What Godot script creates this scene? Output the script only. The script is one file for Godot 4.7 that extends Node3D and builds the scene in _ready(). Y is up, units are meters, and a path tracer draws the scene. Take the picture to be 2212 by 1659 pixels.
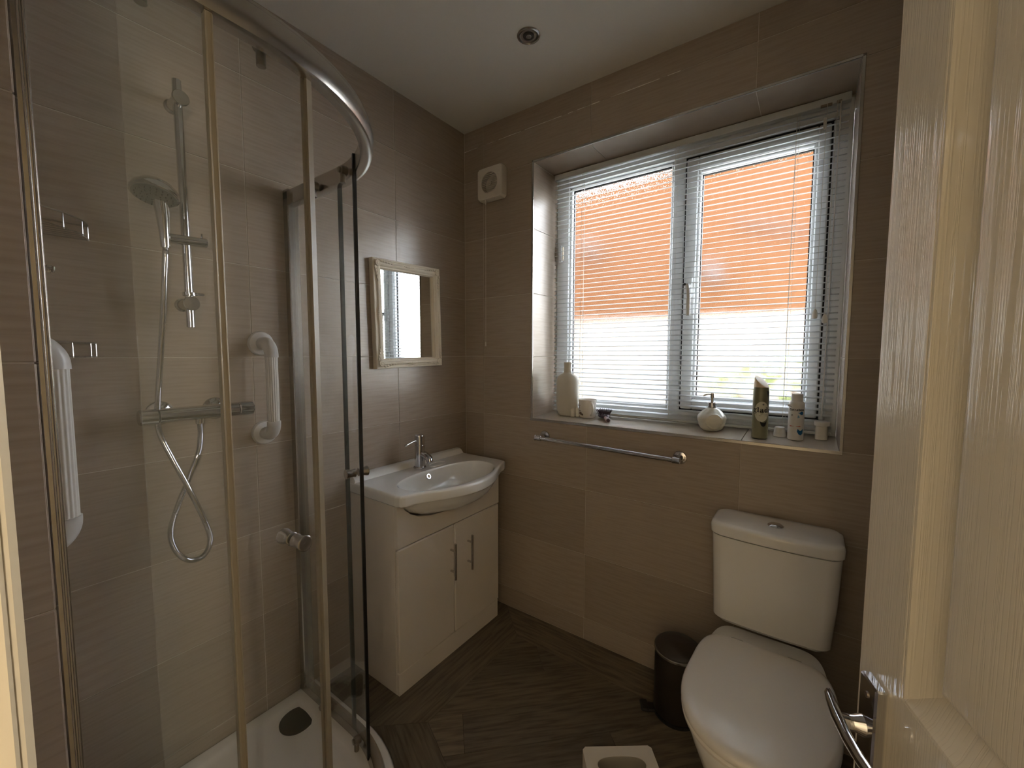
extends Node3D
# A small tiled bathroom: shower quadrant on the left, vanity in the corner, window with a blind, toilet and an open door on the right.
# World: y up, metres. Left wall is x = 0, window wall is z = 0, the room lies at x > 0, z > 0.

var mats = {}
var taken = {}
const CEIL = 2.43
const SKY = 8.0        # bright overcast sky
const HALL = 5.0       # unseen lamp in the hallway, out of view
const EXPOSURE = 1.0

# ---------------------------------------------------------------- mesh builder
class Mb:
	var v = PackedVector3Array()
	var xf = Transform3D()

	func put(t: PackedVector3Array) -> void:
		# orient a closed shell outwards, then append it
		var c = Vector3.ZERO
		for p in t:
			c += p
		c /= float(max(1, t.size()))
		var vol = 0.0
		for i in range(0, t.size(), 3):
			vol += (t[i] - c).dot((t[i + 1] - c).cross(t[i + 2] - c))
		var flip = vol > 0.0   # Godot: front faces run clockwise
		for i in range(0, t.size(), 3):
			v.append(xf * t[i])
			if flip:
				v.append(xf * t[i + 2])
				v.append(xf * t[i + 1])
			else:
				v.append(xf * t[i + 1])
				v.append(xf * t[i + 2])

	static func quad(t: PackedVector3Array, a: Vector3, b: Vector3, c: Vector3, d: Vector3) -> void:
		t.append(a); t.append(b); t.append(c)
		t.append(a); t.append(c); t.append(d)

	func box(c: Vector3, s: Vector3, bev: float = 0.0) -> void:
		var h = s * 0.5
		var t = PackedVector3Array()
		var b = min(bev, min(h.x, min(h.y, h.z)) * 0.98)
		if b <= 0.0:
			for ax in 3:
				for sg in [-1.0, 1.0]:
					var q = []
					for k in [[-1.0, -1.0], [1.0, -1.0], [1.0, 1.0], [-1.0, 1.0]]:
						var p = Vector3.ZERO
						p[ax] = sg * h[ax]
						p[(ax + 1) % 3] = k[0] * h[(ax + 1) % 3] * sg
						p[(ax + 2) % 3] = k[1] * h[(ax + 2) % 3]
						q.append(c + p)
					quad(t, q[0], q[1], q[2], q[3])
			put(t)
			return
		# chamfered box
		for ax in 3:
			var a1 = (ax + 1) % 3
			var a2 = (ax + 2) % 3
			for sg in [-1.0, 1.0]:
				var q = []
				for k in [[-1.0, -1.0], [1.0, -1.0], [1.0, 1.0], [-1.0, 1.0]]:
					var p = Vector3.ZERO
					p[ax] = sg * h[ax]
					p[a1] = k[0] * (h[a1] - b) * sg
					p[a2] = k[1] * (h[a2] - b)
					q.append(c + p)
				quad(t, q[0], q[1], q[2], q[3])
			for s1 in [-1.0, 1.0]:
				for s2 in [-1.0, 1.0]:
					var e = []
					for k in [[0, -1.0], [0, 1.0], [1, 1.0], [1, -1.0]]:
						var p = Vector3.ZERO
						p[ax] = k[1] * (h[ax] - b)
						p[a1] = s1 * (h[a1] - (b if k[0] == 1 else 0.0))
						p[a2] = s2 * (h[a2] - (b if k[0] == 0 else 0.0))
						e.append(c + p)
					if s1 * s2 > 0:
						quad(t, e[0], e[3], e[2], e[1])
					else:
						quad(t, e[0], e[1], e[2], e[3])
		for sx in [-1.0, 1.0]:
			for sy in [-1.0, 1.0]:
				for sz in [-1.0, 1.0]:
					var p0 = c + Vector3(sx * h.x, sy * (h.y - b), sz * (h.z - b))
					var p1 = c + Vector3(sx * (h.x - b), sy * h.y, sz * (h.z - b))
					var p2 = c + Vector3(sx * (h.x - b), sy * (h.y - b), sz * h.z)
					if sx * sy * sz > 0:
						t.append(p0); t.append(p1); t.append(p2)
					else:
						t.append(p0); t.append(p2); t.append(p1)
		put(t)

	func span(a: Vector3, b: Vector3, bev: float = 0.0) -> void:
		box((a + b) * 0.5, (b - a).abs(), bev)

	# rings: array of arrays of points, all of the same length, closed loops
	func loft(rings: Array, cap0: bool = true, cap1: bool = true) -> void:
		var t = PackedVector3Array()
		var n = rings[0].size()
		for i in rings.size() - 1:
			var a = rings[i]
			var b = rings[i + 1]
			for j in n:
				var k = (j + 1) % n
				quad(t, a[j], a[k], b[k], b[j])
		for e in 2:
			if (e == 0 and not cap0) or (e == 1 and not cap1):
				continue
			var r = rings[0] if e == 0 else rings[rings.size() - 1]
			var m = Vector3.ZERO
			for p in r:
				m += p
			m /= float(n)
			for j in n:
				var k = (j + 1) % n
				if e == 0:
					t.append(m); t.append(r[k]); t.append(r[j])
				else:
					t.append(m); t.append(r[j]); t.append(r[k])
		put(t)

	# profile of (radius, height) pairs turned round the y axis at base
	func lathe(base: Vector3, prof: Array, n: int = 32, sx: float = 1.0, sz: float = 1.0) -> void:
		var rings = []
		for p in prof:
			var r = []
			for j in n:
				var a = TAU * j / n
				r.append(base + Vector3(cos(a) * p[0] * sx, p[1], sin(a) * p[0] * sz))
			rings.append(r)
		loft(rings)

	func cyl(a: Vector3, b: Vector3, r0: float, r1: float = -1.0, n: int = 20, bev: float = 0.0) -> void:
		if r1 < 0.0:
			r1 = r0
		var d = (b - a).normalized()
		var u = d.cross(Vector3.UP if abs(d.y) < 0.9 else Vector3.RIGHT).normalized()
		var w = d.cross(u)
		var rings = []
		var lst = [[a, r0], [b, r1]]
		if bev > 0.0:
			lst = [[a, r0 - bev], [a + d * bev, r0], [b - d * bev, r1], [b, r1 - bev]]
		for s in lst:
			var r = []
			for j in n:
				var an = TAU * j / n
				r.append(s[0] + (u * cos(an) + w * sin(an)) * s[1])
			rings.append(r)
		loft(rings)

	# a turned profile (radius, distance) along any axis
	func turned(a: Vector3, d: Vector3, prof: Array, n: int = 24) -> void:
		d = d.normalized()
		var u = d.cross(Vector3.UP if abs(d.y) < 0.9 else Vector3.RIGHT).normalized()
		var w = d.cross(u)
		var rings = []
		for p in prof:
			var r = []
			for j in n:
				var an = TAU * j / n
				r.append(a + d * p[1] + (u * cos(an) + w * sin(an)) * p[0])
			rings.append(r)
		loft(rings)

	# tube through points; radius a number or a Callable(i)
	func tube(pts: Array, rad, n: int = 12, flutes: int = 0, depth: float = 0.0) -> void:
		var rings = []
		var up = Vector3.ZERO
		for i in pts.size():
			var d = (pts[min(i + 1, pts.size() - 1)] - pts[max(i - 1, 0)]).normalized()
			if up == Vector3.ZERO:
				up = d.cross(Vector3.UP if abs(d.y) < 0.9 else Vector3.RIGHT).normalized()
			up = (up - d * up.dot(d)).normalized()
			var w = d.cross(up)
			var rr = rad if (rad is float) else rad.call(i)
			var r = []
			for j in n:
				var an = TAU * j / n
				var q = rr
				if flutes > 0:
					q = rr - depth * (0.5 - 0.5 * cos(an * flutes))
				r.append(pts[i] + (up * cos(an) + w * sin(an)) * q)
			rings.append(r)
		loft(rings)

	# polygon in the xz plane between two heights
	func prism(poly: PackedVector2Array, y0: float, y1: float) -> void:
		var t = PackedVector3Array()
		var tri = Geometry2D.triangulate_polygon(poly)
		if tri.is_empty():
			return
		if Geometry2D.is_polygon_clockwise(poly):
			poly.reverse()
			tri = Geometry2D.triangulate_polygon(poly)
		var n = poly.size()
		for i in range(0, tri.size(), 3):
			var a = poly[tri[i]]
			var b = poly[tri[i + 1]]
			var c = poly[tri[i + 2]]
			if (b - a).cross(c - a) < 0.0:
				var s = b
				b = c
				c = s
			t.append(Vector3(a.x, y1, a.y)); t.append(Vector3(c.x, y1, c.y)); t.append(Vector3(b.x, y1, b.y))
			t.append(Vector3(a.x, y0, a.y)); t.append(Vector3(b.x, y0, b.y)); t.append(Vector3(c.x, y0, c.y))
		for i in n:
			var a = poly[i]
			var b = poly[(i + 1) % n]
			quad(t, Vector3(a.x, y0, a.y), Vector3(a.x, y1, a.y), Vector3(b.x, y1, b.y), Vector3(b.x, y0, b.y))
		put(t)

	func ball(c: Vector3, r: Vector3, nu: int = 16, nv: int = 9) -> void:
		var rings = []
		for i in range(1, nv):
			var a = PI * i / nv
			var ring = []
			for j in nu:
				var b = TAU * j / nu
				ring.append(c + Vector3(sin(a) * cos(b) * r.x, -cos(a) * r.y, sin(a) * sin(b) * r.z))
			rings.append(ring)
		var t = PackedVector3Array()
		for i in rings.size() - 1:
			for j in nu:
				var k = (j + 1) % nu
				quad(t, rings[i][j], rings[i][k], rings[i + 1][k], rings[i + 1][j])
		for j in nu:
			var k = (j + 1) % nu
			t.append(c - Vector3(0, r.y, 0)); t.append(rings[0][k]); t.append(rings[0][j])
			t.append(c + Vector3(0, r.y, 0)); t.append(rings[-1][j]); t.append(rings[-1][k])
		put(t)

	# smooth shading where faces meet at less than the angle
	func mesh(angle: float = 38.0, off: Vector3 = Vector3.ZERO) -> ArrayMesh:
		var nf = v.size() / 3
		var fn = PackedVector3Array()
		fn.resize(nf)
		var at = {}
		for f in nf:
			var c = (v[f * 3 + 2] - v[f * 3]).cross(v[f * 3 + 1] - v[f * 3])
			fn[f] = c
			for k in 3:
				var key = Vector3i((v[f * 3 + k] * 20000.0).round())
				if at.has(key):
					at[key].append(f)
				else:
					at[key] = PackedInt32Array([f])
		var lim = cos(deg_to_rad(angle))
		var nn = PackedVector3Array()
		nn.resize(v.size())
		var vv = PackedVector3Array()
		vv.resize(v.size())
		for f in nf:
			var own = fn[f].normalized()
			for k in 3:
				var key = Vector3i((v[f * 3 + k] * 20000.0).round())
				var s = Vector3.ZERO
				for g in at[key]:
					var o = fn[g]
					if o.normalized().dot(own) > lim:
						s += o
				nn[f * 3 + k] = s.normalized() if s.length() > 0.0 else Vector3.UP
				vv[f * 3 + k] = v[f * 3 + k] - off
		var arr = []
		arr.resize(Mesh.ARRAY_MAX)
		arr[Mesh.ARRAY_VERTEX] = vv
		arr[Mesh.ARRAY_NORMAL] = nn
		var m = ArrayMesh.new()
		m.add_surface_from_arrays(Mesh.PRIMITIVE_TRIANGLES, arr)
		return m

# ---------------------------------------------------------------- scene helpers
func numbered(called: String) -> String:
	if not taken.has(called):
		taken[called] = 0
		return called
	taken[called] += 1
	return "%s_%03d" % [called, taken[called]]

func tag(o: Node, label: String, category: String, group: String = "") -> Node:
	o.set_meta("label", label)
	o.set_meta("category", category)
	if group != "":
		o.set_meta("group", group)
	return o

func base_of(p: Node) -> Vector3:
	var o = Vector3.ZERO
	while p != self and p != null:
		if p is Node3D:
			o += p.position
		p = p.get_parent()
	return o

# one named mesh from a builder holding world coordinates
func obj(called: String, b: Mb, m: Material, parent: Node = self, angle: float = 38.0) -> MeshInstance3D:
	var o = MeshInstance3D.new()
	o.name = numbered(called) if parent == self else called
	o.mesh = b.mesh(angle, base_of(parent))
	o.material_override = m
	o.cast_shadow = GeometryInstance3D.SHADOW_CASTING_SETTING_ON
	parent.add_child(o, true)
	return o

# a mesh shared by alike pieces
func piece(called: String, me: Mesh, m: Material, parent: Node, at: Vector3) -> MeshInstance3D:
	var o = MeshInstance3D.new()
	o.name = called
	o.mesh = me
	o.material_override = m
	o.position = at - base_of(parent)
	parent.add_child(o, true)
	return o

func thing(called: String, at: Vector3, label: String, category: String, group: String = "") -> Node3D:
	var o = Node3D.new()
	o.name = numbered(called)
	o.position = at
	add_child(o)
	tag(o, label, category, group)
	return o

func setting(called: String, at: Vector3 = Vector3.ZERO) -> Node3D:
	var o = Node3D.new()
	o.name = called
	o.position = at
	add_child(o)
	o.set_meta("kind", "structure")
	return o

# ---------------------------------------------------------------- materials
func mat(called: String, c: Color, rough: float, metal: float = 0.0) -> StandardMaterial3D:
	var m = StandardMaterial3D.new()
	m.resource_name = called
	m.albedo_color = c
	m.roughness = rough
	m.metallic = metal
	mats[called] = m
	return m

func noise_tex(freq: float, octaves: int, ramp: Array, sd: int, size: int = 512, kind: int = FastNoiseLite.TYPE_SIMPLEX_SMOOTH, as_normal: bool = false, bump: float = 4.0) -> NoiseTexture2D:
	var n = FastNoiseLite.new()
	n.noise_type = kind
	n.seed = sd
	n.frequency = freq
	n.fractal_octaves = octaves
	var t = NoiseTexture2D.new()
	t.width = size
	t.height = size
	t.seamless = true
	t.noise = n
	if as_normal:
		t.as_normal_map = true
		t.bump_strength = bump
	elif ramp.size() > 0:
		var g = Gradient.new()
		g.offsets = PackedFloat32Array()
		g.colors = PackedColorArray()
		var off = PackedFloat32Array()
		var col = PackedColorArray()
		for i in ramp.size():
			off.append(float(i) / max(1, ramp.size() - 1))
			col.append(ramp[i])
		g.offsets = off
		g.colors = col
		t.color_ramp = g
	return t

func triplanar(m: StandardMaterial3D, sc: Vector3, world: bool = true) -> void:
	m.uv1_triplanar = true
	m.uv1_world_triplanar = world
	m.uv1_scale = sc
	m.uv1_triplanar_sharpness = 8.0

# embossed wood grain: short upright grooves of uneven length in a smooth surface
func grain_relief() -> ImageTexture:
	var n = 512
	var im = Image.create(n, n, false, Image.FORMAT_RF)
	im.fill(Color(1, 1, 1))
	var rs = RandomNumberGenerator.new()
	rs.seed = 71
	for k in 150:
		var x = rs.randf() * n
		var y = rs.randi() % n
		var l = int(rs.randf_range(40, 260))
		var w = rs.randf_range(1.6, 3.6)
		var drift = rs.randf_range(-0.02, 0.02)
		var wob = rs.randf_range(0.4, 1.6)
		var ph = rs.randf() * TAU
		for i in l:
			var cx = x + drift * i + wob * sin(i * 0.045 + ph)
			var deep = smoothstep(0.0, 14.0, float(i)) * smoothstep(0.0, 14.0, float(l - i))
			for j in range(-5, 6):
				var px = int(floor(cx)) + j
				var f = exp(-pow((px - cx) / w, 2.0)) * deep
				var c = Vector2i(posmod(px, n), posmod(y + i, n))
				var h = im.get_pixel(c.x, c.y).r
				im.set_pixel(c.x, c.y, Color(min(h, 1.0 - 0.75 * f), 0, 0))
	var out = Image.create(n, n, false, Image.FORMAT_RGBA8)
	for yy in n:
		for xx in n:
			var dx = im.get_pixel((xx + 1) % n, yy).r - im.get_pixel((xx + n - 1) % n, yy).r
			var dy = im.get_pixel(xx, (yy + 1) % n).r - im.get_pixel(xx, (yy + n - 1) % n).r
			var v = Vector3(-dx * 1.1, dy * 0.5, 1.0).normalized()
			out.set_pixel(xx, yy, Color(v.x * 0.5 + 0.5, v.y * 0.5 + 0.5, v.z * 0.5 + 0.5))
	return ImageTexture.create_from_image(out)

func make_materials() -> void:
	# wall tiles: taupe porcelain with fine horizontal streaks, satin; three tones
	var streak = noise_tex(0.012, 4, [Color(0.92, 0.915, 0.91), Color(0.965, 0.965, 0.965), Color(1, 1, 1)], 11, 512)
	var tones = [Color8(172, 157, 141), Color8(168, 153, 137), Color8(176, 161, 145)]
	for i in 3:
		var t = mat("tile_%d" % i, tones[i], 0.27)
		t.albedo_texture = streak
		triplanar(t, Vector3(0.9, 16.0, 0.9))
		t.uv1_offset = Vector3(0.31 * i, 0.17 * i, 0.23 * i)
	mat("sill_tile", Color8(192, 180, 165), 0.22)
	mat("grout", Color8(196, 184, 168), 0.85)
	mat("sealant", Color8(232, 226, 214), 0.6)
	mat("ceiling_paint", Color8(232, 227, 216), 0.9)
	mat("hall_paint", Color8(222, 214, 196), 0.85)
	# floor: dark weathered oak vinyl planks, grain along each plank's own x axis
	var grain = noise_tex(0.014, 5, [Color(0.62, 0.60, 0.57), Color(0.88, 0.87, 0.85), Color(1.0, 1.0, 1.0)], 23, 512)
	var ft = [Color8(120, 107, 90), Color8(110, 98, 82), Color8(130, 116, 98), Color8(115, 103, 88)]
	for i in 4:
		var p = mat("plank_%d" % i, ft[i], 0.5)
		p.albedo_texture = grain
		triplanar(p, Vector3(0.7, 3.0, 8.0), false)
		p.uv1_offset = Vector3(0.27 * i, 0.0, 0.41 * i)
	mat("joint", Color8(52, 45, 36), 0.9)
	var w = mat("ceramic", Color8(242, 240, 236), 0.12)
	w.clearcoat_enabled = true
	w.clearcoat = 0.5
	w.clearcoat_roughness = 0.05
	mat("cabinet_gloss", Color8(228, 220, 209), 0.2)
	mat("toilet_seat", Color8(232, 226, 218), 0.22)
	mat("chrome", Color8(205, 205, 208), 0.1, 1.0)
	mat("satin_metal", Color8(188, 184, 178), 0.26, 1.0)
	mat("brushed", Color8(150, 140, 128), 0.35, 1.0)
	mat("dark_metal", Color8(58, 50, 44), 0.45, 0.6)
	mat("bin_lid", Color8(62, 52, 46), 0.4)
	mat("black", Color8(18, 17, 16), 0.5)
	mat("plastic_white", Color8(226, 222, 216), 0.35)
	mat("plastic_grey", Color8(206, 202, 198), 0.3)
	mat("spray_face", Color8(96, 92, 86), 0.4)
	mat("fan_white", Color8(214, 206, 194), 0.5)
	mat("upvc", Color8(236, 238, 238), 0.25)
	mat("gasket", Color8(28, 26, 28), 0.6)
	mat("slat", Color8(208, 211, 211), 0.35)
	mat("cord", Color8(222, 218, 208), 0.7)
	mat("frame_cream", Color8(236, 224, 202), 0.42)
	mat("frame_worn", Color8(150, 128, 100), 0.7)
	var mi = mat("mirror_glass", Color8(238, 240, 240), 0.015, 1.0)
	mi.metallic_specular = 0.5
	# clear shower glass with a slight film
	var g = mat("glass", Color(0.80, 0.84, 0.80, 0.03), 0.03)
	g.transparency = BaseMaterial3D.TRANSPARENCY_ALPHA
	g.metallic_specular = 0.36
	mat("glass_edge", Color8(30, 36, 32), 0.25)
	var seal = mat("seal_strip", Color8(132, 119, 95), 0.35)
	seal.clearcoat_enabled = true
	# pebbled privacy glass
	var ob = mat("obscure_glass", Color(1, 1, 1, 0.0), 0.025)
	ob.refraction_enabled = true
	ob.refraction_scale = 0.05
	ob.transparency = BaseMaterial3D.TRANSPARENCY_ALPHA
	ob.normal_enabled = true
	ob.normal_texture = noise_tex(0.05, 2, [], 5, 512, FastNoiseLite.TYPE_SIMPLEX_SMOOTH, true, 6.0)
	ob.normal_scale = 0.12
	triplanar(ob, Vector3(7, 7, 7))
	# gloss painted moulded door with an embossed upright grain
	var d = mat("door_paint", Color8(220, 212, 196), 0.075)
	d.metallic_specular = 0.6
	d.normal_enabled = true
	d.normal_texture = grain_relief()
	d.normal_scale = 0.5
	triplanar(d, Vector3(11.0, 1.7, 11.0), false)
	mat("frame_paint", Color8(204, 193, 170), 0.25)
	# things on the sill
	mat("stoneware", Color8(206, 201, 188), 0.45)
	mat("mug_white", Color8(228, 222, 212), 0.25)
	mat("mug_print", Color8(96, 76, 66), 0.4)
	mat("brush_purple", Color8(62, 44, 50), 0.45)
	mat("brush_pink", Color8(176, 146, 142), 0.4)
	var gl = mat("dispenser_glass", Color8(214, 208, 190), 0.22)
	gl.clearcoat_enabled = true
	mat("can_body", Color8(132, 130, 104), 0.35, 0.2)
	mat("can_cap", Color8(226, 200, 166), 0.4)
	mat("can_label", Color8(214, 212, 190), 0.45)
	mat("ink", Color8(38, 38, 42), 0.5)
	mat("ink_grey", Color8(110, 110, 104), 0.5)
	mat("ink_blue", Color8(30, 110, 172), 0.4)
	mat("ink_paleblue", Color8(128, 172, 200), 0.4)
	mat("ink_red", Color8(196, 92, 64), 0.5)
	mat("card_white", Color8(222, 214, 202), 0.6)
	mat("vial", Color8(226, 220, 208), 0.25)
	var lg = mat("unseen_lamp_glow", Color8(240, 234, 220), 0.6)  # glow of the unseen hallway lamp
	lg.emission_enabled = true
	lg.emission = Color8(255, 233, 196)
	lg.emission_energy_multiplier = 2.0
	# outdoors
	mat("orange_wall", Color8(88, 62, 41), 0.95).specular_mode = BaseMaterial3D.SPECULAR_DISABLED
	mat("shade_wall_brick", Color8(96, 74, 62), 0.9)
	mat("white_wall", Color8(122, 121, 115), 0.95)
	mat("paving", Color8(128, 124, 117), 0.95)
	mat("hedge", Color8(96, 108, 66), 0.9)
	mat("slate", Color8(92, 84, 80), 0.8)
	mat("flue", Color8(70, 58, 52), 0.6)

# ---------------------------------------------------------------- camera and light
func make_view() -> void:
	var cam = Camera3D.new()
	cam.name = "camera"
	var r = Vector3(0.8114, 0.0017, -0.5845)
	var u = Vector3(-0.0435, 0.9974, -0.0575)
	var f = Vector3(-0.5829, -0.0721, -0.8094)
	cam.transform = Transform3D(Basis(r, u, -f).orthonormalized(), Vector3(1.4991, 1.2991, 1.6569))
	cam.fov = 85.76
	cam.near = 0.01
	cam.far = 200.0
	cam.current = true
	add_child(cam)
	var we = WorldEnvironment.new()
	we.name = "environment"
	var e = Environment.new()
	e.background_mode = Environment.BG_SKY
	var sky = Sky.new()
	var sm = ProceduralSkyMaterial.new()
	sm.sky_top_color = Color8(205, 214, 226)
	sm.sky_horizon_color = Color8(246, 243, 236)
	sm.ground_bottom_color = Color8(120, 115, 105)
	sm.ground_horizon_color = Color8(190, 188, 180)
	sm.sky_energy_multiplier = SKY
	sm.ground_energy_multiplier = SKY
	sky.sky_material = sm
	e.sky = sky
	e.tonemap_mode = Environment.TONE_MAPPER_LINEAR
	e.tonemap_exposure = EXPOSURE
	e.sdfgi_enabled = true
	e.ssao_enabled = true
	e.ssil_enabled = true
	we.environment = e
	add_child(we)

# ---------------------------------------------------------------- the room
const ROWS = [0.0, 0.1, 0.397, 0.694, 0.991, 1.288, 1.585, 1.882, 2.179, 2.43]
const WX0 = 0.427   # window opening in the wall
const WX1 = 1.586
const WY0 = 0.991
const WY1 = 2.179

var tile_meshes = {}
var tile_count = 0

# one tile: n is the wall's outward axis (0 x, 2 z; 1 y), face is where its surface stands, side the way it looks
func tile(parent: Node, n: int, face: float, side: float, a0: float, a1: float, b0: float, b1: float) -> void:
	var g = 0.0011
	var w = a1 - a0 - 2.0 * g
	var h = b1 - b0 - 2.0 * g
	if w < 0.004 or h < 0.004:
		return
	var s = Vector3(0.008, h, w)
	var c = Vector3(face - side * 0.004, (b0 + b1) * 0.5, (a0 + a1) * 0.5)
	if n == 2:
		s = Vector3(w, h, 0.008)
		c = Vector3((a0 + a1) * 0.5, (b0 + b1) * 0.5, face - side * 0.004)
	elif n == 1:
		s = Vector3(w, 0.008, h)
		c = Vector3((a0 + a1) * 0.5, face - side * 0.004, (b0 + b1) * 0.5)
	var key = "%.4f %.4f %.4f" % [s.x, s.y, s.z]
	if not tile_meshes.has(key):
		var b = Mb.new()
		b.box(Vector3.ZERO, s, 0.0007)
		tile_meshes[key] = b.mesh(10.0)
	piece("tile", tile_meshes[key], mats["tile_%d" % [(tile_count * 7 + tile_count / 3) % 3]], parent, c)
	tile_count += 1

func make_room() -> void:
	# left wall
	var wl = setting("wall_left")
	var b = Mb.new()
	b.span(Vector3(-0.15, -0.1, -0.30), Vector3(-0.0016, CEIL + 0.1, 1.90))
	obj("grout_bed", b, mats.grout, wl)
	var zs = [0.0, 0.449, 1.046, 1.59]
	for i in zs.size() - 1:
		for k in ROWS.size() - 1:
			tile(wl, 0, 0.0, 1.0, zs[i], zs[i + 1], ROWS[k], ROWS[k + 1])
	# window wall, with the opening
	var wb = setting("wall_back")
	b = Mb.new()
	b.span(Vector3(-0.15, -0.1, -0.32), Vector3(WX0 - 0.0016, CEIL + 0.1, -0.0016))
	b.span(Vector3(WX1 + 0.0016, -0.1, -0.32), Vector3(2.05, CEIL + 0.1, -0.0016))
	b.span(Vector3(WX0 - 0.01, WY1 + 0.0016, -0.32), Vector3(WX1 + 0.01, CEIL + 0.1, -0.0016))
	b.span(Vector3(WX0 - 0.01, -0.1, -0.32), Vector3(WX1 + 0.01, WY0 - 0.0016, -0.0016))
	obj("grout_bed", b, mats.grout, wb)
	var xs = [0.0, 0.125, 0.711, 1.312, 1.90]
	for i in xs.size() - 1:
		for k in ROWS.size() - 1:
			var y0 = ROWS[k]
			var y1 = ROWS[k + 1]
			if y0 > WY0 - 0.01 and y1 < WY1 + 0.01:
				if xs[i] < WX0:
					tile(wb, 2, 0.0, 1.0, xs[i], min(xs[i + 1], WX0), y0, y1)
				if xs[i + 1] > WX1:
					tile(wb, 2, 0.0, 1.0, max(xs[i], WX1), xs[i + 1], y0, y1)
			elif k == ROWS.size() - 2:
				tile(wb, 2, 0.0, 1.0, xs[i], xs[i + 1], y0, 2.338)
				tile(wb, 2, 0.0, 1.0, xs[i], xs[i + 1], 2.338, y1)
			else:
				tile(wb, 2, 0.0, 1.0, xs[i], xs[i + 1], y0, y1)
	# cracked white filler along the top joint
	b = Mb.new()
	var rs = RandomNumberGenerator.new()
	rs.seed = 4
	var x = 0.0
	while x < 1.06:
		var l = rs.randf_range(0.012, 0.05)
		var t = rs.randf_range(0.0008, 0.0022) * (1.8 if x > 0.24 and x < 0.30 or x > 0.68 and x < 0.78 else 1.0)
		if rs.randf() < 0.8:
			b.span(Vector3(x, 2.338 - t * 0.5, -0.002), Vector3(x + l, 2.338 + t * 0.5, 0.0006))
		x += l
	obj("joint_filler", b, mats.sealant, wb)
	# tiled reveals and sill
	for k in range(4, 8):
		tile(wb, 0, WX0, 1.0, -0.215, 0.0, ROWS[k], ROWS[k + 1])
		tile(wb, 0, WX1, -1.0, -0.215, 0.0, ROWS[k], ROWS[k + 1])
	var rx = [WX0, 0.711, 1.312, WX1]
	for i in 3:
		tile(wb, 1, WY1, -1.0, rx[i], rx[i + 1], -0.215, 0.0)
	# the sill rises a little towards the window: tiles laid on a slope
	for i in 3:
		b = Mb.new()
		b.xf = Transform3D(Basis(Vector3.RIGHT, deg_to_rad(2.6)), Vector3(0, 0.995, 0.004))
		b.span(Vector3(rx[i] + 0.001, -0.008, -0.222), Vector3(rx[i + 1] - 0.001, 0.0, 0.0), 0.0008)
		obj("sill_tile", b, mats.sill_tile, wb, 10.0)
	# metal edge trim round the opening
	b = Mb.new()
	var tw = 0.009
	b.span(Vector3(WX0 - tw, WY0 - tw + 0.006, -0.004), Vector3(WX0, WY1 + tw, 0.0035), 0.001)
	b.span(Vector3(WX1, WY0 - tw + 0.006, -0.004), Vector3(WX1 + tw, WY1 + tw, 0.0035), 0.001)
	b.span(Vector3(WX0 - tw, WY1, -0.004), Vector3(WX1 + tw, WY1 + tw, 0.0035), 0.001)
	b.span(Vector3(WX0 - tw, WY0 - tw, -0.004), Vector3(WX1 + tw, WY0 + 0.003, 0.0055), 0.001)
	var tr = obj("trim_1", b, mats.satin_metal)
	tr.set_meta("kind", "structure")
	# right wall
	var wr = setting("wall_right")
	b = Mb.new()
	b.span(Vector3(1.9016, -0.1, -0.32), Vector3(2.05, CEIL + 0.1, 1.80))
	obj("grout_bed", b, mats.grout, wr)
	var zr = [0.0, 0.60, 1.20, 1.65]
	for i in 3:
		for k in ROWS.size() - 1:
			tile(wr, 0, 1.90, -1.0, zr[i], zr[i + 1], ROWS[k], ROWS[k + 1])
	# wall with the doorway, and the stub that closes the shower
	var wf = setting("wall_front")
	b = Mb.new()
	b.span(Vector3(-0.15, -0.1, 1.5916), Vector3(0.7734, CEIL + 0.1, 1.80))
	b.span(Vector3(0.70, -0.1, 1.6516), Vector3(1.06, CEIL + 0.1, 1.80))
	b.span(Vector3(1.81, -0.1, 1.6516), Vector3(2.05, CEIL + 0.1, 1.80))
	b.span(Vector3(1.05, 2.02, 1.6516), Vector3(1.83, CEIL + 0.1, 1.80))
	obj("grout_bed", b, mats.grout, wf)
	for k in ROWS.size() - 1:
		tile(wf, 2, 1.59, -1.0, 0.0, 0.30, ROWS[k], ROWS[k + 1])
		tile(wf, 2, 1.59, -1.0, 0.30, 0.775, ROWS[k], ROWS[k + 1])
		tile(wf, 0, 0.775, 1.0, 1.59, 1.65, ROWS[k], ROWS[k + 1])
		tile(wf, 2, 1.65, -1.0, 0.775, 1.06, ROWS[k], ROWS[k + 1])
		tile(wf, 2, 1.65, -1.0, 1.83, 1.90, ROWS[k], ROWS[k + 1])
	tile(wf, 2, 1.65, -1.0, 1.06, 1.83, 2.06, CEIL)
	# ceiling
	b = Mb.new()
	b.span(Vector3(-0.15, CEIL, -0.32), Vector3(2.05, CEIL + 0.2, 1.80))
	obj("ceiling", b, mats.ceiling_paint).set_meta("kind", "structure")
	# hallway beyond the doorway, closed
	b = Mb.new()
	b.span(Vector3(-0.15, -0.1, 3.0), Vector3(2.95, CEIL + 0.1, 3.12))
	b.span(Vector3(-0.27, -0.1, 1.7), Vector3(-0.15, CEIL + 0.1, 3.12))
	b.span(Vector3(2.95, -0.1, 1.7), Vector3(3.07, CEIL + 0.1, 3.12))
	b.span(Vector3(2.05, -0.1, 1.70), Vector3(2.95, CEIL + 0.1, 1.80))
	obj("wall_hall", b, mats.hall_paint).set_meta("kind", "structure")
	make_unseen_hall_lamp()
	b = Mb.new()
	b.span(Vector3(-0.27, CEIL, 1.80), Vector3(3.07, CEIL + 0.2, 3.12))
	obj("ceiling_hall", b, mats.ceiling_paint).set_meta("kind", "structure")
	b = Mb.new()
	b.span(Vector3(-0.27, -0.12, 1.74), Vector3(3.07, -0.003, 3.12))
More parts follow.
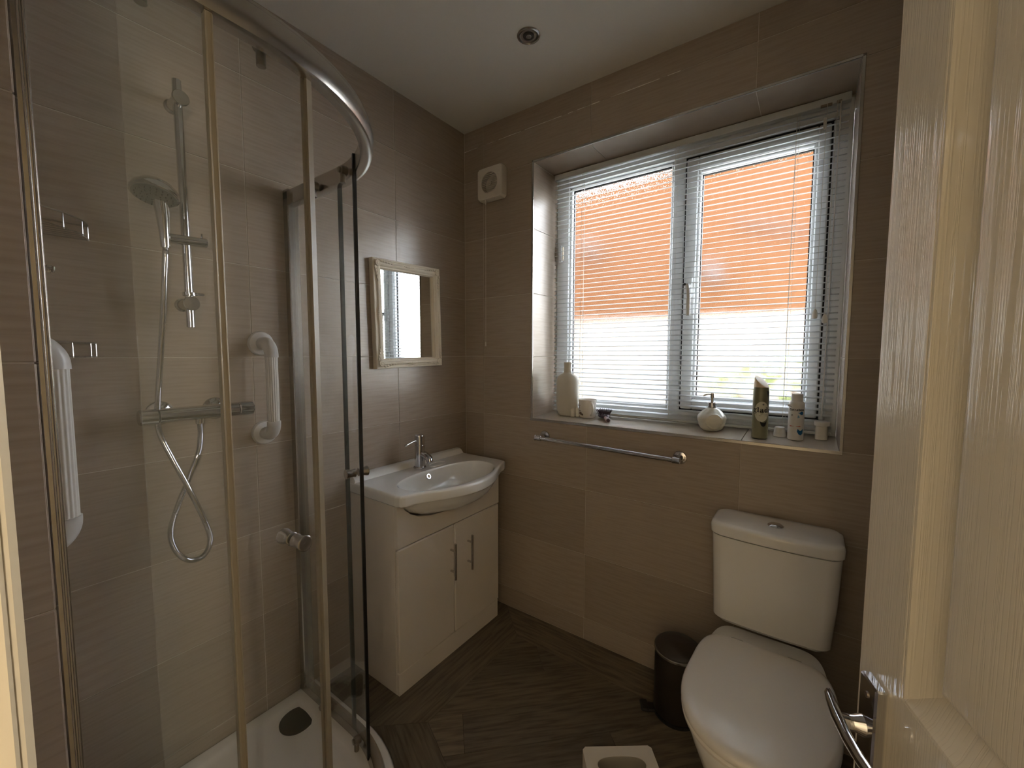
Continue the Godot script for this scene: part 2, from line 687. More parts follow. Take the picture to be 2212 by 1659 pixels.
	obj("floor_hall", b, mats.plank_1).set_meta("kind", "structure")

# unseen hallway lamp, placed to light door, jamb and room through the doorway
func make_unseen_hall_lamp() -> void:
	var t = thing("unseen_hall_lamp", Vector3(2.93, 1.45, 2.13), "unseen hallway lamp behind the camera, placed to light the door and jamb", "wall lamp")
	var b = Mb.new()
	b.span(Vector3(2.918, 1.43, 1.88), Vector3(2.95, 1.97, 2.38), 0.004)
	obj("back_plate", b, mats.plastic_white, t)
	b = Mb.new()
	b.span(Vector3(2.900, 1.45, 1.90), Vector3(2.918, 1.95, 2.36), 0.004)
	obj("unseen_glow_panel", b, mats.unseen_lamp_glow, t)
	var l = AreaLight3D.new()
	l.name = "unseen_hall_light"
	l.area_size = Vector2(0.44, 0.48)
	l.light_color = Color8(255, 240, 216)
	l.light_energy = HALL
	l.area_range = 12.0
	l.area_attenuation = 2.0
	l.shadow_enabled = true
	t.add_child(l)
	l.look_at_from_position(Vector3(2.895, 1.70, 2.13), Vector3(0.0, 1.70, 2.13))

func make_floor() -> void:
	var fl = setting("floor")
	var b = Mb.new()
	b.span(Vector3(-0.15, -0.12, -0.32), Vector3(2.05, -0.0012, 1.74))
	obj("subfloor", b, mats.joint, fl)
	# inner field, planks at 45 degrees
	var field = PackedVector2Array([Vector2(0.457, 0.166), Vector2(1.735, 0.166), Vector2(1.735, 1.56), Vector2(0.95, 1.56), Vector2(0.95, 0.935), Vector2(0.457, 0.715)])
	var along = Vector2(0.7071, -0.7071)
	var across = Vector2(0.7071, 0.7071)
	var wide = 0.1505
	var n = 0
	var shared = {}
	for r in range(-2, 22):
		var q0 = (0.94 / 1.41421) - 2.0 * wide + r * wide   # a joint runs through x + z = 0.94
		var shift = [0.66, 0.257, 0.45, 0.10, 0.53][(r + 7) % 5]
		for k in range(-3, 4):
			var p0 = k * 0.9 + shift - 0.72
			var quad = PackedVector2Array([along * p0 + across * q0, along * (p0 + 0.9) + across * q0, along * (p0 + 0.9) + across * (q0 + wide), along * p0 + across * (q0 + wide)])
			for cut in Geometry2D.intersect_polygons(quad, field):
				for sm in Geometry2D.offset_polygon(cut, -0.0007):
					plank(fl, sm, along, n)
					n += 1
	# border strips, mitred
	var edges = [
		[[Vector2(0.0, 0.0), Vector2(0.275, 0.0), Vector2(0.275, 0.875), Vector2(0.0, 0.90)], Vector2(0, 1)],
		[[Vector2(0.275, 0.0), Vector2(0.457, 0.166), Vector2(0.457, 0.715), Vector2(0.275, 0.875)], Vector2(0, 1)],
		[[Vector2(0.275, 0.0), Vector2(1.90, 0.0), Vector2(1.735, 0.166), Vector2(0.457, 0.166)], Vector2(1, 0)],
		[[Vector2(1.90, 0.0), Vector2(1.90, 1.72), Vector2(1.735, 1.56), Vector2(1.735, 0.166)], Vector2(0, 1)],
		[[Vector2(0.457, 0.715), Vector2(0.95, 0.935), Vector2(0.79, 1.10), Vector2(0.275, 0.875)], Vector2(0.913, 0.407)],
		[[Vector2(0.95, 0.935), Vector2(0.95, 1.56), Vector2(0.79, 1.72), Vector2(0.79, 1.10)], Vector2(0, 1)],
		[[Vector2(0.95, 1.56), Vector2(1.735, 1.56), Vector2(1.90, 1.72), Vector2(0.79, 1.72)], Vector2(1, 0)],
	]
	for e in edges:
		for sm in Geometry2D.offset_polygon(PackedVector2Array(e[0]), -0.0007):
			plank(fl, sm, e[1], n)
			n += 1

# a plank lies in its own node, turned so that its grain runs along it
func plank(parent: Node, poly: PackedVector2Array, along: Vector2, n: int) -> void:
	var c = Vector2.ZERO
	for p in poly:
		c += p
	c /= float(poly.size())
	var ang = along.angle()
	var loc = PackedVector2Array()
	for p in poly:
		loc.append((p - c).rotated(-ang))
	var b = Mb.new()
	b.prism(loc, -0.004, 0.0)
	if b.v.is_empty():
		return
	var o = MeshInstance3D.new()
	o.name = "plank"
	o.mesh = b.mesh(10.0)
	o.material_override = mats["plank_%d" % [(n * 5 + n / 2) % 4]]
	o.position = Vector3(c.x, 0, c.y)
	o.rotation.y = -ang
	parent.add_child(o, true)

# ---------------------------------------------------------------- window and blind
func make_window() -> void:
	var w = setting("window_1", Vector3((WX0 + WX1) * 0.5, WY0, -0.25))
	var z0 = -0.29
	var z1 = -0.22
	var bv = 0.004
	# outer frame: members and the mullion
	for m in [[WX0 + 0.001, 0.497, WY0, WY1], [1.547, WX1 - 0.001, WY0, WY1], [0.497, 1.547, 2.118, WY1], [0.497, 1.547, WY0, 1.056], [0.993, 1.042, 1.056, 2.118]]:
		var b = Mb.new()
		b.span(Vector3(m[0], m[2], z0), Vector3(m[1], m[3], z1), bv)
		obj("frame_member", b, mats.upvc, w)
	# beads round the fixed light
	var b2 = Mb.new()
	for m in [[0.497, 0.509, 1.056, 2.118], [0.983, 0.993, 1.056, 2.118], [0.497, 0.993, 2.108, 2.118], [0.497, 0.993, 1.056, 1.072]]:
		b2.span(Vector3(m[0], m[2], -0.262), Vector3(m[1], m[3], -0.228), 0.003)
	obj("glazing_bead", b2, mats.upvc, w)
	# opening sash, with a dark gap round it
	var gk = Mb.new()
	for m in [[1.0425, 1.0485, 1.058, 2.116], [1.5255, 1.5465, 1.058, 2.116], [1.042, 1.547, 2.106, 2.1175], [1.042, 1.547, 1.0565, 1.066]]:
		gk.span(Vector3(m[0], m[2], -0.27), Vector3(m[1], m[3], -0.226))
	obj("gasket", gk, mats.gasket, w)
	gk = Mb.new()
	gk.span(Vector3(1.531, 1.06, -0.27), Vector3(1.547, 2.114, -0.2205), 0.002)
	obj("frame_rebate", gk, mats.upvc, w)
	var s = Mb.new()
	for m in [[1.0487, 1.094, 1.066, 2.106], [1.489, 1.5253, 1.066, 2.106], [1.094, 1.489, 2.055, 2.106], [1.094, 1.489, 1.066, 1.109]]:
		s.span(Vector3(m[0], m[2], -0.275), Vector3(m[1], m[3], -0.212), 0.004)
	for m in [[1.094, 1.104, 1.109, 2.055], [1.479, 1.489, 1.109, 2.055], [1.104, 1.479, 2.045, 2.055], [1.104, 1.479, 1.109, 1.120]]:
		s.span(Vector3(m[0], m[2], -0.262), Vector3(m[1], m[3], -0.222), 0.003)
	var sash = obj("sash", s, mats.upvc, w)
	# black gasket lines just inside the beads
	gk = Mb.new()
	for q in [[0.509, 0.983, 1.072, 2.108], [1.104, 1.479, 1.120, 2.045]]:
		gk.span(Vector3(q[0], q[2], -0.258), Vector3(q[0] + 0.004, q[3], -0.246))
		gk.span(Vector3(q[1] - 0.004, q[2], -0.258), Vector3(q[1], q[3], -0.246))
		gk.span(Vector3(q[0], q[3] - 0.006, -0.258), Vector3(q[1], q[3], -0.246))
		gk.span(Vector3(q[0], q[2], -0.258), Vector3(q[1], q[2] + 0.004, -0.246))
	obj("glazing_seal", gk, mats.gasket, w)
	for q in [[0.505, 0.987, 1.068, 2.112], [1.100, 1.483, 1.116, 2.049]]:
		var p = Mb.new()
		p.span(Vector3(q[0], q[2], -0.262), Vector3(q[1], q[3], -0.256))
		obj("pane", p, mats.obscure_glass, w)
	# espagnolette handle on the sash
	var h = Mb.new()
	h.span(Vector3(1.058, 1.535, -0.212), Vector3(1.086, 1.625, -0.203), 0.004)
	h.cyl(Vector3(1.068, 1.585, -0.205), Vector3(1.068, 1.585, -0.186), 0.012, -1.0, 16, 0.002)
	h.tube([Vector3(1.068, 1.590, -0.184), Vector3(1.074, 1.57, -0.182), Vector3(1.077, 1.54, -0.181), Vector3(1.078, 1.46, -0.181)], 0.0085, 12)
	var hd = obj("handle", h, mats.upvc, w)
	h = Mb.new()
	h.cyl(Vector3(1.062, 1.590, -0.187), Vector3(1.062, 1.590, -0.1745), 0.0055, -1.0, 12)
	obj("key_button", h, mats.black, hd)
	# small latch block on the left frame
	h = Mb.new()
	h.span(Vector3(0.446, 1.762, -0.220), Vector3(0.464, 1.842, -0.203), 0.003)
	var ct = obj("catch", h, mats.upvc, w)
	h = Mb.new()
	h.span(Vector3(0.464, 1.768, -0.219), Vector3(0.470, 1.836, -0.206), 0.002)
	obj("catch_cover", h, mats.frame_cream, ct)

func make_blind() -> void:
	var t = thing("venetian_blind", Vector3(1.0, 1.006, -0.186), "white slatted venetian blind hanging open in the window recess", "blind")
	var zc = -0.186
	var x0 = 0.441
	var x1 = 1.570
	var b = Mb.new()
	b.span(Vector3(x0 - 0.003, 2.150, zc - 0.0135), Vector3(x1 + 0.004, 2.176, zc + 0.0135), 0.002)
	obj("headrail", b, mats.slat, t)
	b = Mb.new()
	b.span(Vector3(x0, 1.011, zc - 0.012), Vector3(x1, 1.022, zc + 0.012), 0.003)
	obj("bottom_rail", b, mats.slat, t)
	# one crowned slat, shared
	var s = Mb.new()
	var rings = []
	for xx in [x0 - 1.0055, x1 - 1.0055]:
		var r = []
		for j in 9:
			var a = -1.0 + 2.0 * j / 8.0
			r.append(Vector3(xx, 0.0022 * (1.0 - a * a), a * 0.0125))
		for j in range(8, -1, -1):
			var a = -1.0 + 2.0 * j / 8.0
			r.append(Vector3(xx, 0.0022 * (1.0 - a * a) - 0.0004, a * 0.0125))
		rings.append(r)
	s.loft(rings)
	var me = s.mesh(30.0)
	var rs = RandomNumberGenerator.new()
	rs.seed = 9
	for k in 52:
		var o = piece("slat", me, mats.slat, t, Vector3(1.0055, 2.128 - k * 0.02135, zc))
		o.rotation.x = deg_to_rad(13.0 + rs.randf_range(-0.8, 0.8))
	# ladder tapes: front and back cord at three places, plus the lift cord through the slats
	for lx in [0.588, 1.012, 1.424]:
		b = Mb.new()
		for zz in [zc - 0.0135, zc + 0.0135]:
			b.cyl(Vector3(lx, 1.016, zz), Vector3(lx, 2.155, zz), 0.0007, -1.0, 6)
		b.cyl(Vector3(lx + 0.008, 1.02, zc), Vector3(lx + 0.008, 2.155, zc), 0.0006, -1.0, 6)
		obj("ladder_cord", b, mats.cord, t)
	# pull cords with acorn tassels, and the short tilt cord stub
	for q in [[1.509, 1.459], [1.537, 1.441]]:
		b = Mb.new()
		b.tube([Vector3(q[0], 2.155, zc + 0.016), Vector3(q[0] - 0.002, 1.9, zc + 0.018), Vector3(q[0] - 0.004, q[1], zc + 0.019)], 0.0010, 6)
		var c = obj("pull_cord", b, mats.cord, t)
		b = Mb.new()
		b.lathe(Vector3(q[0] - 0.004, q[1] - 0.033, zc + 0.019), [[0.003, 0.0], [0.007, 0.002], [0.0085, 0.010], [0.0075, 0.020], [0.005, 0.029], [0.002, 0.034]], 14)
		obj("tassel", b, mats.cord, c)
	b = Mb.new()
	b.lathe(Vector3(1.505, 2.069, zc + 0.0215), [[0.0035, 0.0], [0.0048, 0.003], [0.0048, 0.03], [0.003, 0.037]], 12)
	obj("tilt_connector", b, mats.cord, t)
	b = Mb.new()
	b.span(Vector3(1.49, 2.147, zc + 0.006), Vector3(1.522, 2.155, zc + 0.0145), 0.001)
	b.span(Vector3(1.534, 2.147, zc + 0.008), Vector3(1.548, 2.157, zc + 0.0145), 0.001)
	obj("cord_lock", b, mats.brushed, t)
	# a thin control wand on the right
	b = Mb.new()
	b.cyl(Vector3(1.546, 2.150, zc + 0.017), Vector3(1.540, 1.08, zc + 0.017), 0.0016, -1.0, 8)
	obj("control_wand", b, mats.plastic_white, t)

# ---------------------------------------------------------------- outdoors
func make_outside() -> void:
	var b = Mb.new()
	b.span(Vector3(-40, -0.4, -40), Vector3(40, -0.2, -0.33))
	obj("ground", b, mats.paving).set_meta("kind", "structure")
	# added house wall and eaves, out of view, built to shade the passage
	b = Mb.new()
	b.span(Vector3(-14.0, 2.63, -0.32), Vector3(12.0, 10.6, 0.0))
	b.span(Vector3(-14.0, -0.3, -0.32), Vector3(-0.15, 2.63, 0.0))
	b.span(Vector3(2.05, -0.3, -0.32), Vector3(12.0, 2.63, 0.0))
	b.span(Vector3(-14.0, 10.6, -0.85), Vector3(12.0, 10.75, 0.0))
	obj("added_shade_wall", b, mats.shade_wall_brick).set_meta("kind", "structure")
	# low house opposite, seen blurred through the privacy glass
	var hs = thing("house", Vector3(-6.0, -0.2, -7.0), "orange house wall opposite, blurred behind the window glass", "house")
	b = Mb.new()
	b.span(Vector3(-14, -0.2, -10.0), Vector3(1.80, 3.78, -4.0))
	obj("wall", b, mats.orange_wall, hs)
	b = Mb.new()
	b.loft([[Vector3(-14.1, 3.78, -4.03), Vector3(-14.1, 3.78, -10.1), Vector3(-14.1, 4.8, -7.0)], [Vector3(1.84, 3.78, -4.03), Vector3(1.84, 3.78, -10.1), Vector3(1.84, 4.8, -7.0)]])
	obj("roof", b, mats.slate, hs)
	b = Mb.new()
	b.cyl(Vector3(-1.18, 2.83, -4.0), Vector3(-1.12, 2.81, -3.8), 0.11, -1.0, 20, 0.01)
	obj("flue", b, mats.flue, hs)
	b = Mb.new()
	b.span(Vector3(0.36, 2.22, -4.0), Vector3(0.58, 2.43, -3.95), 0.01)
	obj("vent_grille", b, mats.flue, hs)
	b = Mb.new()
	b.tube([Vector3(0.73, 2.86, -3.99), Vector3(1.03, 2.78, -3.988), Vector3(1.43, 2.65, -3.99)], 0.016, 8)
	obj("cable", b, mats.flue, hs)
	# white boundary wall
	b = Mb.new()
	b.span(Vector3(-9, -0.2, -2.75), Vector3(2.0, 1.66, -2.6), 0.01)
	tag(obj("garden_wall", b, mats.white_wall), "bright white garden wall low outside the window, blurred by the glass", "garden wall")
	# a low shrub in front of the white wall
	var f = Mb.new()
	var rs = RandomNumberGenerator.new()
	rs.seed = 17
	for i in 420:
		var p = Vector3(rs.randf_range(0.95, 2.0), rs.randf_range(-0.2, 1.3), rs.randf_range(-1.45, -1.15))
		p.y = min(p.y, 1.28 - 0.35 * abs(p.x - 1.45))
		var l = rs.randf_range(0.05, 0.1)
		var q = Basis(Vector3(rs.randf_range(-1, 1), rs.randf_range(-1, 1), rs.randf_range(-1, 1)).normalized(), rs.randf_range(0, TAU))
		f.xf = Transform3D(q, p)
		f.loft([[Vector3(-l, 0, 0), Vector3(-l, 0.002, 0), Vector3(-l, 0.001, 0.002)], [Vector3(0, 0.0, -l * 0.45), Vector3(0, 0.004, 0), Vector3(0, 0.0, l * 0.45)], [Vector3(l, 0, 0), Vector3(l, 0.002, 0), Vector3(l, 0.001, 0.002)]])
	var sh = thing("shrub", Vector3(1.5, -0.2, -1.32), "pale green shrub outside, seen low through the right window pane", "shrub")
	var lf = obj("foliage", f, mats.hedge, sh)
	lf.set_meta("kind", "stuff")
	f = Mb.new()
	for i in 6:
		f.tube([Vector3(1.5, -0.2, -1.32), Vector3(1.5 + 0.06 * (i - 2.5), 0.4, -1.32), Vector3(1.5 + 0.15 * (i - 2.5), 1.1, -1.3)], 0.012, 6)
	obj("stem", f, mats.flue, sh)

# ---------------------------------------------------------------- vanity unit, basin, tap
func make_vanity() -> void:
	var t = thing("vanity_unit", Vector3(0.15, 0, 0.40), "white two-door vanity cabinet under the basin in the corner", "cabinet")
	var z0 = 0.096
	var z1 = 0.705
	var b = Mb.new()
	b.span(Vector3(0.003, 0.0, z0), Vector3(0.276, 0.742, z0 + 0.016), 0.0015)
	b.span(Vector3(0.003, 0.0, z1 - 0.016), Vector3(0.276, 0.742, z1), 0.0015)
	b.span(Vector3(0.003, 0.09, z0 + 0.016), Vector3(0.276, 0.106, z1 - 0.016))
	b.span(Vector3(0.003, 0.106, z0 + 0.016), Vector3(0.010, 0.60, z1 - 0.016))
	obj("carcass", b, mats.cabinet_gloss, t)
	b = Mb.new()
	b.span(Vector3(0.276, 0.0, z0), Vector3(0.290, 0.0875, z1), 0.002)
	obj("plinth", b, mats.cabinet_gloss, t)
	b = Mb.new()
	# fascia with a hollow for the bowl, drawn in (z, y) and extruded along x
	var fa = PackedVector2Array([Vector2(z0, 0.578), Vector2(z1, 0.578), Vector2(z1, 0.742)])
	var cut = [[0.284, 0.742], [0.271, 0.717], [0.246, 0.694], [0.206, 0.673], [0.142, 0.656], [0.046, 0.646]]
	for c in cut:
		fa.append(Vector2(0.398 + c[0], c[1]))
	cut.reverse()
	for c in cut:
		fa.append(Vector2(0.398 - c[0], c[1]))
	fa.append(Vector2(z0, 0.742))
	b.xf = Transform3D(Basis(Vector3(0, 0, 1), Vector3(1, 0, 0), Vector3(0, 1, 0)), Vector3.ZERO)
	b.prism(fa, 0.276, 0.295)
	obj("top_fascia", b, mats.cabinet_gloss, t)
	for s in [[0.4072, z1, 0.428], [z0, 0.4028, 0.321]]:
		b = Mb.new()
		b.span(Vector3(0.278, 0.091, s[0]), Vector3(0.2955, 0.5725, s[1]), 0.004)
		var d = obj("door", b, mats.cabinet_gloss, t)
		b = Mb.new()
		var hx = 0.322
		b.cyl(Vector3(hx, 0.345, s[2]), Vector3(hx, 0.503, s[2]), 0.0055, -1.0, 14, 0.001)
		for yy in [0.378, 0.470]:
			b.cyl(Vector3(0.295, yy, s[2]), Vector3(hx, yy, s[2]), 0.0045, -1.0, 12)
		obj("bar_handle", b, mats.satin_metal, d)

# plan outline of the basin slab, as a polygon in (x, z)
func basin_outline() -> PackedVector2Array:
	var p = PackedVector2Array()
	var zc = 0.395
	p.append(Vector2(0.004, 0.072))
	p.append(Vector2(0.300, 0.070))
	p.append(Vector2(0.322, 0.078))
	p.append(Vector2(0.331, 0.098))
	for i in 25:
		var a = -1.0 + 2.0 * i / 24.0
		var z = zc + a * 0.285
		var k = 0.5 + 0.5 * cos(a * PI)
		p.append(Vector2(0.334 + 0.105 * pow(k, 0.62), z))
	p.append(Vector2(0.331, 0.692))
	p.append(Vector2(0.322, 0.712))
	p.append(Vector2(0.300, 0.720))
	p.append(Vector2(0.004, 0.718))
	return p

func ray_to(poly: PackedVector2Array, c: Vector2, d: Vector2) -> float:
	var best = 9.0
	for i in poly.size():
		var a = poly[i]
		var e = poly[(i + 1) % poly.size()] - a
		var den = d.cross(e)
		if abs(den) < 1e-9:
			continue
		var s = (a - c).cross(e) / den
		var u = (a - c).cross(d) / den
		if s > 0.0 and u >= -1e-6 and u <= 1.000001:
			best = min(best, s)
	return best

func make_basin() -> void:
	var top = 0.785
	var t = thing("basin", Vector3(0.2, 0.742, 0.395), "white ceramic basin with a bowed front on the vanity unit", "basin")
	var c = Vector2(0.25, 0.398)
	var out = basin_outline()
	var n = 120
	var dirs = []
	# directions chosen so that the outline's corners fall on them
	var angs = []
	for i in n:
		angs.append(TAU * i / n)
	for q in [Vector2(0.004, 0.072), Vector2(0.300, 0.070), Vector2(0.322, 0.078), Vector2(0.331, 0.098), Vector2(0.331, 0.692), Vector2(0.322, 0.712), Vector2(0.300, 0.720), Vector2(0.004, 0.718)]:
		angs.append(fposmod((q - c).angle(), TAU))
	angs.sort()
	for a in angs:
		dirs.append(Vector2(cos(a), sin(a)))
	var rout = []
	var rin = []
	var rund = []
	for d in dirs:
		var ro = ray_to(out, c, d)
		rout.append(ro)
		# bowl mouth: D-shaped, flat towards the wall
		var ax = 0.150 if d.x > 0.0 else 0.105
		var az = 0.245
		var e = 2.3
		rin.append(pow(pow(abs(d.x) / ax, e) + pow(abs(d.y) / az, e), -1.0 / e))
		var ux = 0.172 if d.x > 0.0 else 0.16
		rund.append(min(ro - 0.008, pow(pow(abs(d.x) / ux, 2.0) + pow(abs(d.y) / 0.285, 2.0), -0.5)))
	var rings = []
	var add = func(f: Callable, y: float):
		var r = []
		for i in dirs.size():
			var q = c + dirs[i] * f.call(i)
			r.append(Vector3(q.x, y, q.y))
		rings.append(r)
	# inside of the bowl from the waste up, over the rim, down the edge and under
	for k in [[0.10, 0.668], [0.35, 0.672], [0.60, 0.684], [0.80, 0.706], [0.91, 0.734], [0.965, 0.760], [0.99, 0.776]]:
		add.call(func(i): return rin[i] * k[0], k[1])
	add.call(func(i): return rin[i] + 0.002, 0.7835)
	add.call(func(i): return rin[i] + 0.006, top)
	add.call(func(i): return max(rin[i] + 0.008, rout[i] - 0.012), top + 0.001)
	add.call(func(i): return max(rin[i] + 0.010, rout[i] - 0.004), top - 0.002)
	add.call(func(i): return rout[i], top - 0.009)
	add.call(func(i): return rout[i], 0.750)
	add.call(func(i): return rout[i] - 0.004, 0.744)
	add.call(func(i): return rund[i], 0.7425)
	for k in [[0.955, 0.722], [0.88, 0.700], [0.75, 0.680], [0.55, 0.664], [0.3, 0.656]]:
		add.call(func(i): return rund[i] * k[0], k[1])
	var b = Mb.new()
	b.loft(rings)
	obj("bowl", b, mats.ceramic, t, 62.0)
	# raised lip along the wall
	b = Mb.new()
	var rr = []
	for zz in [[0.075, 0.3], [0.08, 1.0], [0.71, 1.0], [0.715, 0.3]]:
		var ring = []
		for q in [[0.004, 0.780], [0.055, 0.780], [0.048, 0.790], [0.038, 0.802], [0.026, 0.808], [0.004, 0.809]]:
			ring.append(Vector3(q[0], 0.780 + (q[1] - 0.780) * zz[1], zz[0]))
		rr.append(ring)
	b.loft(rr)
	obj("upstand", b, mats.ceramic, t, 50.0)
	# shallow soap recess edge on the deck
	b = Mb.new()
	var pts = []
	for i in 25:
		var a = TAU * i / 24.0
		pts.append(Vector3(0.105 + 0.026 * cos(a), 0.7862, 0.315 + 0.048 * sin(a)))
	b.tube(pts, 0.0022, 8)
	obj("soap_recess", b, mats.ceramic, t)
	# overflow ring and hole in the back of the bowl
	b = Mb.new()
	var oc = Vector3(0.1565, 0.7605, 0.421)
	var on = Vector3(0.86, 0.5, 0.0).normalized()
	b.turned(oc, on, [[0.0125, -0.004], [0.0125, 0.002], [0.011, 0.0035], [0.0075, 0.0035], [0.007, -0.012], [0.001, -0.012]], 24)
	obj("overflow_ring", b, mats.chrome, t)
	b = Mb.new()
	b.lathe(Vector3(0.25, 0.668, 0.398), [[0.021, -0.002], [0.021, 0.002], [0.017, 0.004], [0.001, 0.004]], 24)
	obj("waste", b, mats.chrome, t)

func make_tap() -> void:
	var t = thing("mixer_tap", Vector3(0.095, 0.786, 0.415), "chrome single-lever mixer tap on the basin", "tap")
	var p = Vector3(0.095, 0.7868, 0.415)
	var b = Mb.new()
	b.lathe(p, [[0.0275, 0.0], [0.0285, 0.002], [0.0285, 0.007], [0.0265, 0.009], [0.0222, 0.0095], [0.0222, 0.104], [0.0212, 0.106]], 32)
	obj("body", b, mats.chrome, t)
	b = Mb.new()
	b.lathe(p, [[0.0205, 0.106], [0.0222, 0.108], [0.0222, 0.146], [0.0205, 0.1505], [0.012, 0.1515], [0.001, 0.152]], 32)
	var cap = obj("lever_cap", b, mats.chrome, t)
	b = Mb.new()
	b.tube([p + Vector3(0, 0.130, 0.018), p + Vector3(0.0, 0.125, 0.045), p + Vector3(0.0, 0.116, 0.078)], 0.0042, 10)
	b.ball(p + Vector3(0.0, 0.116, 0.078), Vector3(0.0055, 0.0055, 0.0055), 10, 7)
	obj("lever", b, mats.chrome, cap)
	b = Mb.new()
	b.tube([p + Vector3(0.010, 0.066, -0.002), p + Vector3(0.030, 0.064, -0.004), p + Vector3(0.048, 0.055, -0.006), p + Vector3(0.056, 0.046, -0.007)], 0.0155, 20)
	var sp = obj("spout", b, mats.chrome, t)
	b = Mb.new()
	b.turned(p + Vector3(0.054, 0.049, -0.007), Vector3(0.35, -1.0, -0.05), [[0.013, 0.0], [0.014, 0.004], [0.014, 0.014], [0.011, 0.018], [0.001, 0.018]], 20)
	obj("aerator", b, mats.chrome, sp)

# ---------------------------------------------------------------- mirror
func make_mirror() -> void:
	var t = thing("wall_mirror", Vector3(0.0, 1.24, 0.40), "small mirror in an ornate cream carved frame on the tiled wall", "mirror")
	var cy = 1.470
	var cz = 0.402
	var hw = 0.185
	var hh = 0.230
	var rot = Transform3D(Basis(Vector3.UP, deg_to_rad(-1.3)) * Basis(Vector3.RIGHT, deg_to_rad(1.4)), Vector3(0.0048, cy, cz))   # hangs a touch askew
	# moulding profile: (inset from the outer edge, height off the wall)
	var prof = [[0.0, 0.002], [0.0, 0.026], [0.002, 0.0285], [0.006, 0.0285], [0.009, 0.026], [0.014, 0.027], [0.019, 0.0325], [0.025, 0.034], [0.030, 0.0315], [0.033, 0.027], [0.037, 0.0255], [0.040, 0.0225], [0.042, 0.018], [0.042, 0.008], [0.038, 0.002]]
	var rings = []
	for p in prof:
		var r = []
		for k in [[-1, -1], [1, -1], [1, 1], [-1, 1]]:
			r.append(rot * Vector3(p[1], k[1] * (hh - p[0]), k[0] * (hw - p[0])))
		rings.append(r)
	rings.append(rings[0])
	var b = Mb.new()
	b.loft(rings, false, false)
	obj("frame", b, mats.frame_cream, t, 30.0)
	b = Mb.new()
	b.xf = rot
	b.span(Vector3(0.006, -hh + 0.039, -hw + 0.039), Vector3(0.0125, hh - 0.039, hw - 0.039))
	obj("glass", b, mats.mirror_glass, t)
	# string of beads along the inner edge
	b = Mb.new()
	b.xf = rot
	var y = -hh + 0.045
	while y < hh - 0.044:
		for s in [-1.0, 1.0]:
			b.ball(Vector3(0.0245, y, s * (hw - 0.0375)), Vector3(0.0022, 0.0022, 0.0022), 6, 4)
		y += 0.0052
	var z = -hw + 0.045
	while z < hw - 0.044:
		for s in [-1.0, 1.0]:
			b.ball(Vector3(0.0245, s * (hh - 0.0375), z), Vector3(0.0022, 0.0022, 0.0022), 6, 4)
		z += 0.0052
	var be = obj("beading", b, mats.frame_cream, t, 60.0)
	be.set_meta("kind", "stuff")
	# carved scrolls at the corners and leaves at the middle of each side
	for sy in [-1.0, 1.0]:
		for sz in [-1.0, 1.0]:
			b = Mb.new()
			b.xf = rot * Transform3D(Basis(), Vector3(0.030, sy * (hh - 0.022), sz * (hw - 0.022)))
			b.ball(Vector3(0.002, 0, 0), Vector3(0.006, 0.013, 0.013), 14, 8)
			var pts = []
			for i in 22:
				var a = i * 0.42
				var rr = 0.014 - i * 0.0005
				pts.append(Vector3(0.006, rr * cos(a), rr * sin(a)))
			b.tube(pts, 0.0024, 6)
			for i in 5:
				var d = 0.018 + 0.013 * i
				b.ball(Vector3(0.002, sy * 0.012 - sy * 0.002 * i, -sz * d), Vector3(0.0045, 0.0055 - 0.0006 * i, 0.008 - 0.0008 * i), 8, 5)
				b.ball(Vector3(0.002, -sy * d, sz * 0.012 - sz * 0.002 * i), Vector3(0.0045, 0.008 - 0.0008 * i, 0.0055 - 0.0006 * i), 8, 5)
			obj("corner_carving", b, mats.frame_cream, t, 60.0)
	for q in [[0, 1.0], [0, -1.0], [1, 1.0], [1, -1.0]]:
		b = Mb.new()
		var pos = Vector3(0.031, q[1] * (hh - 0.018), 0.0) if q[0] == 0 else Vector3(0.031, 0.0, q[1] * (hw - 0.018))
		b.xf = rot * Transform3D(Basis(), pos)
		for i in range(-3, 4):
			var d = i * 0.0075
			var r = Vector3(0.0055 - abs(i) * 0.0006, 0.008 - abs(i) * 0.0014, 0.006)
			if q[0] == 1:
				b.ball(Vector3(0.001, d, 0), Vector3(r.x, r.z, r.y), 8, 5)
			else:
				b.ball(Vector3(0.001, 0, d), r, 8, 5)
		obj("leaf_carving", b, mats.frame_cream, t, 60.0)

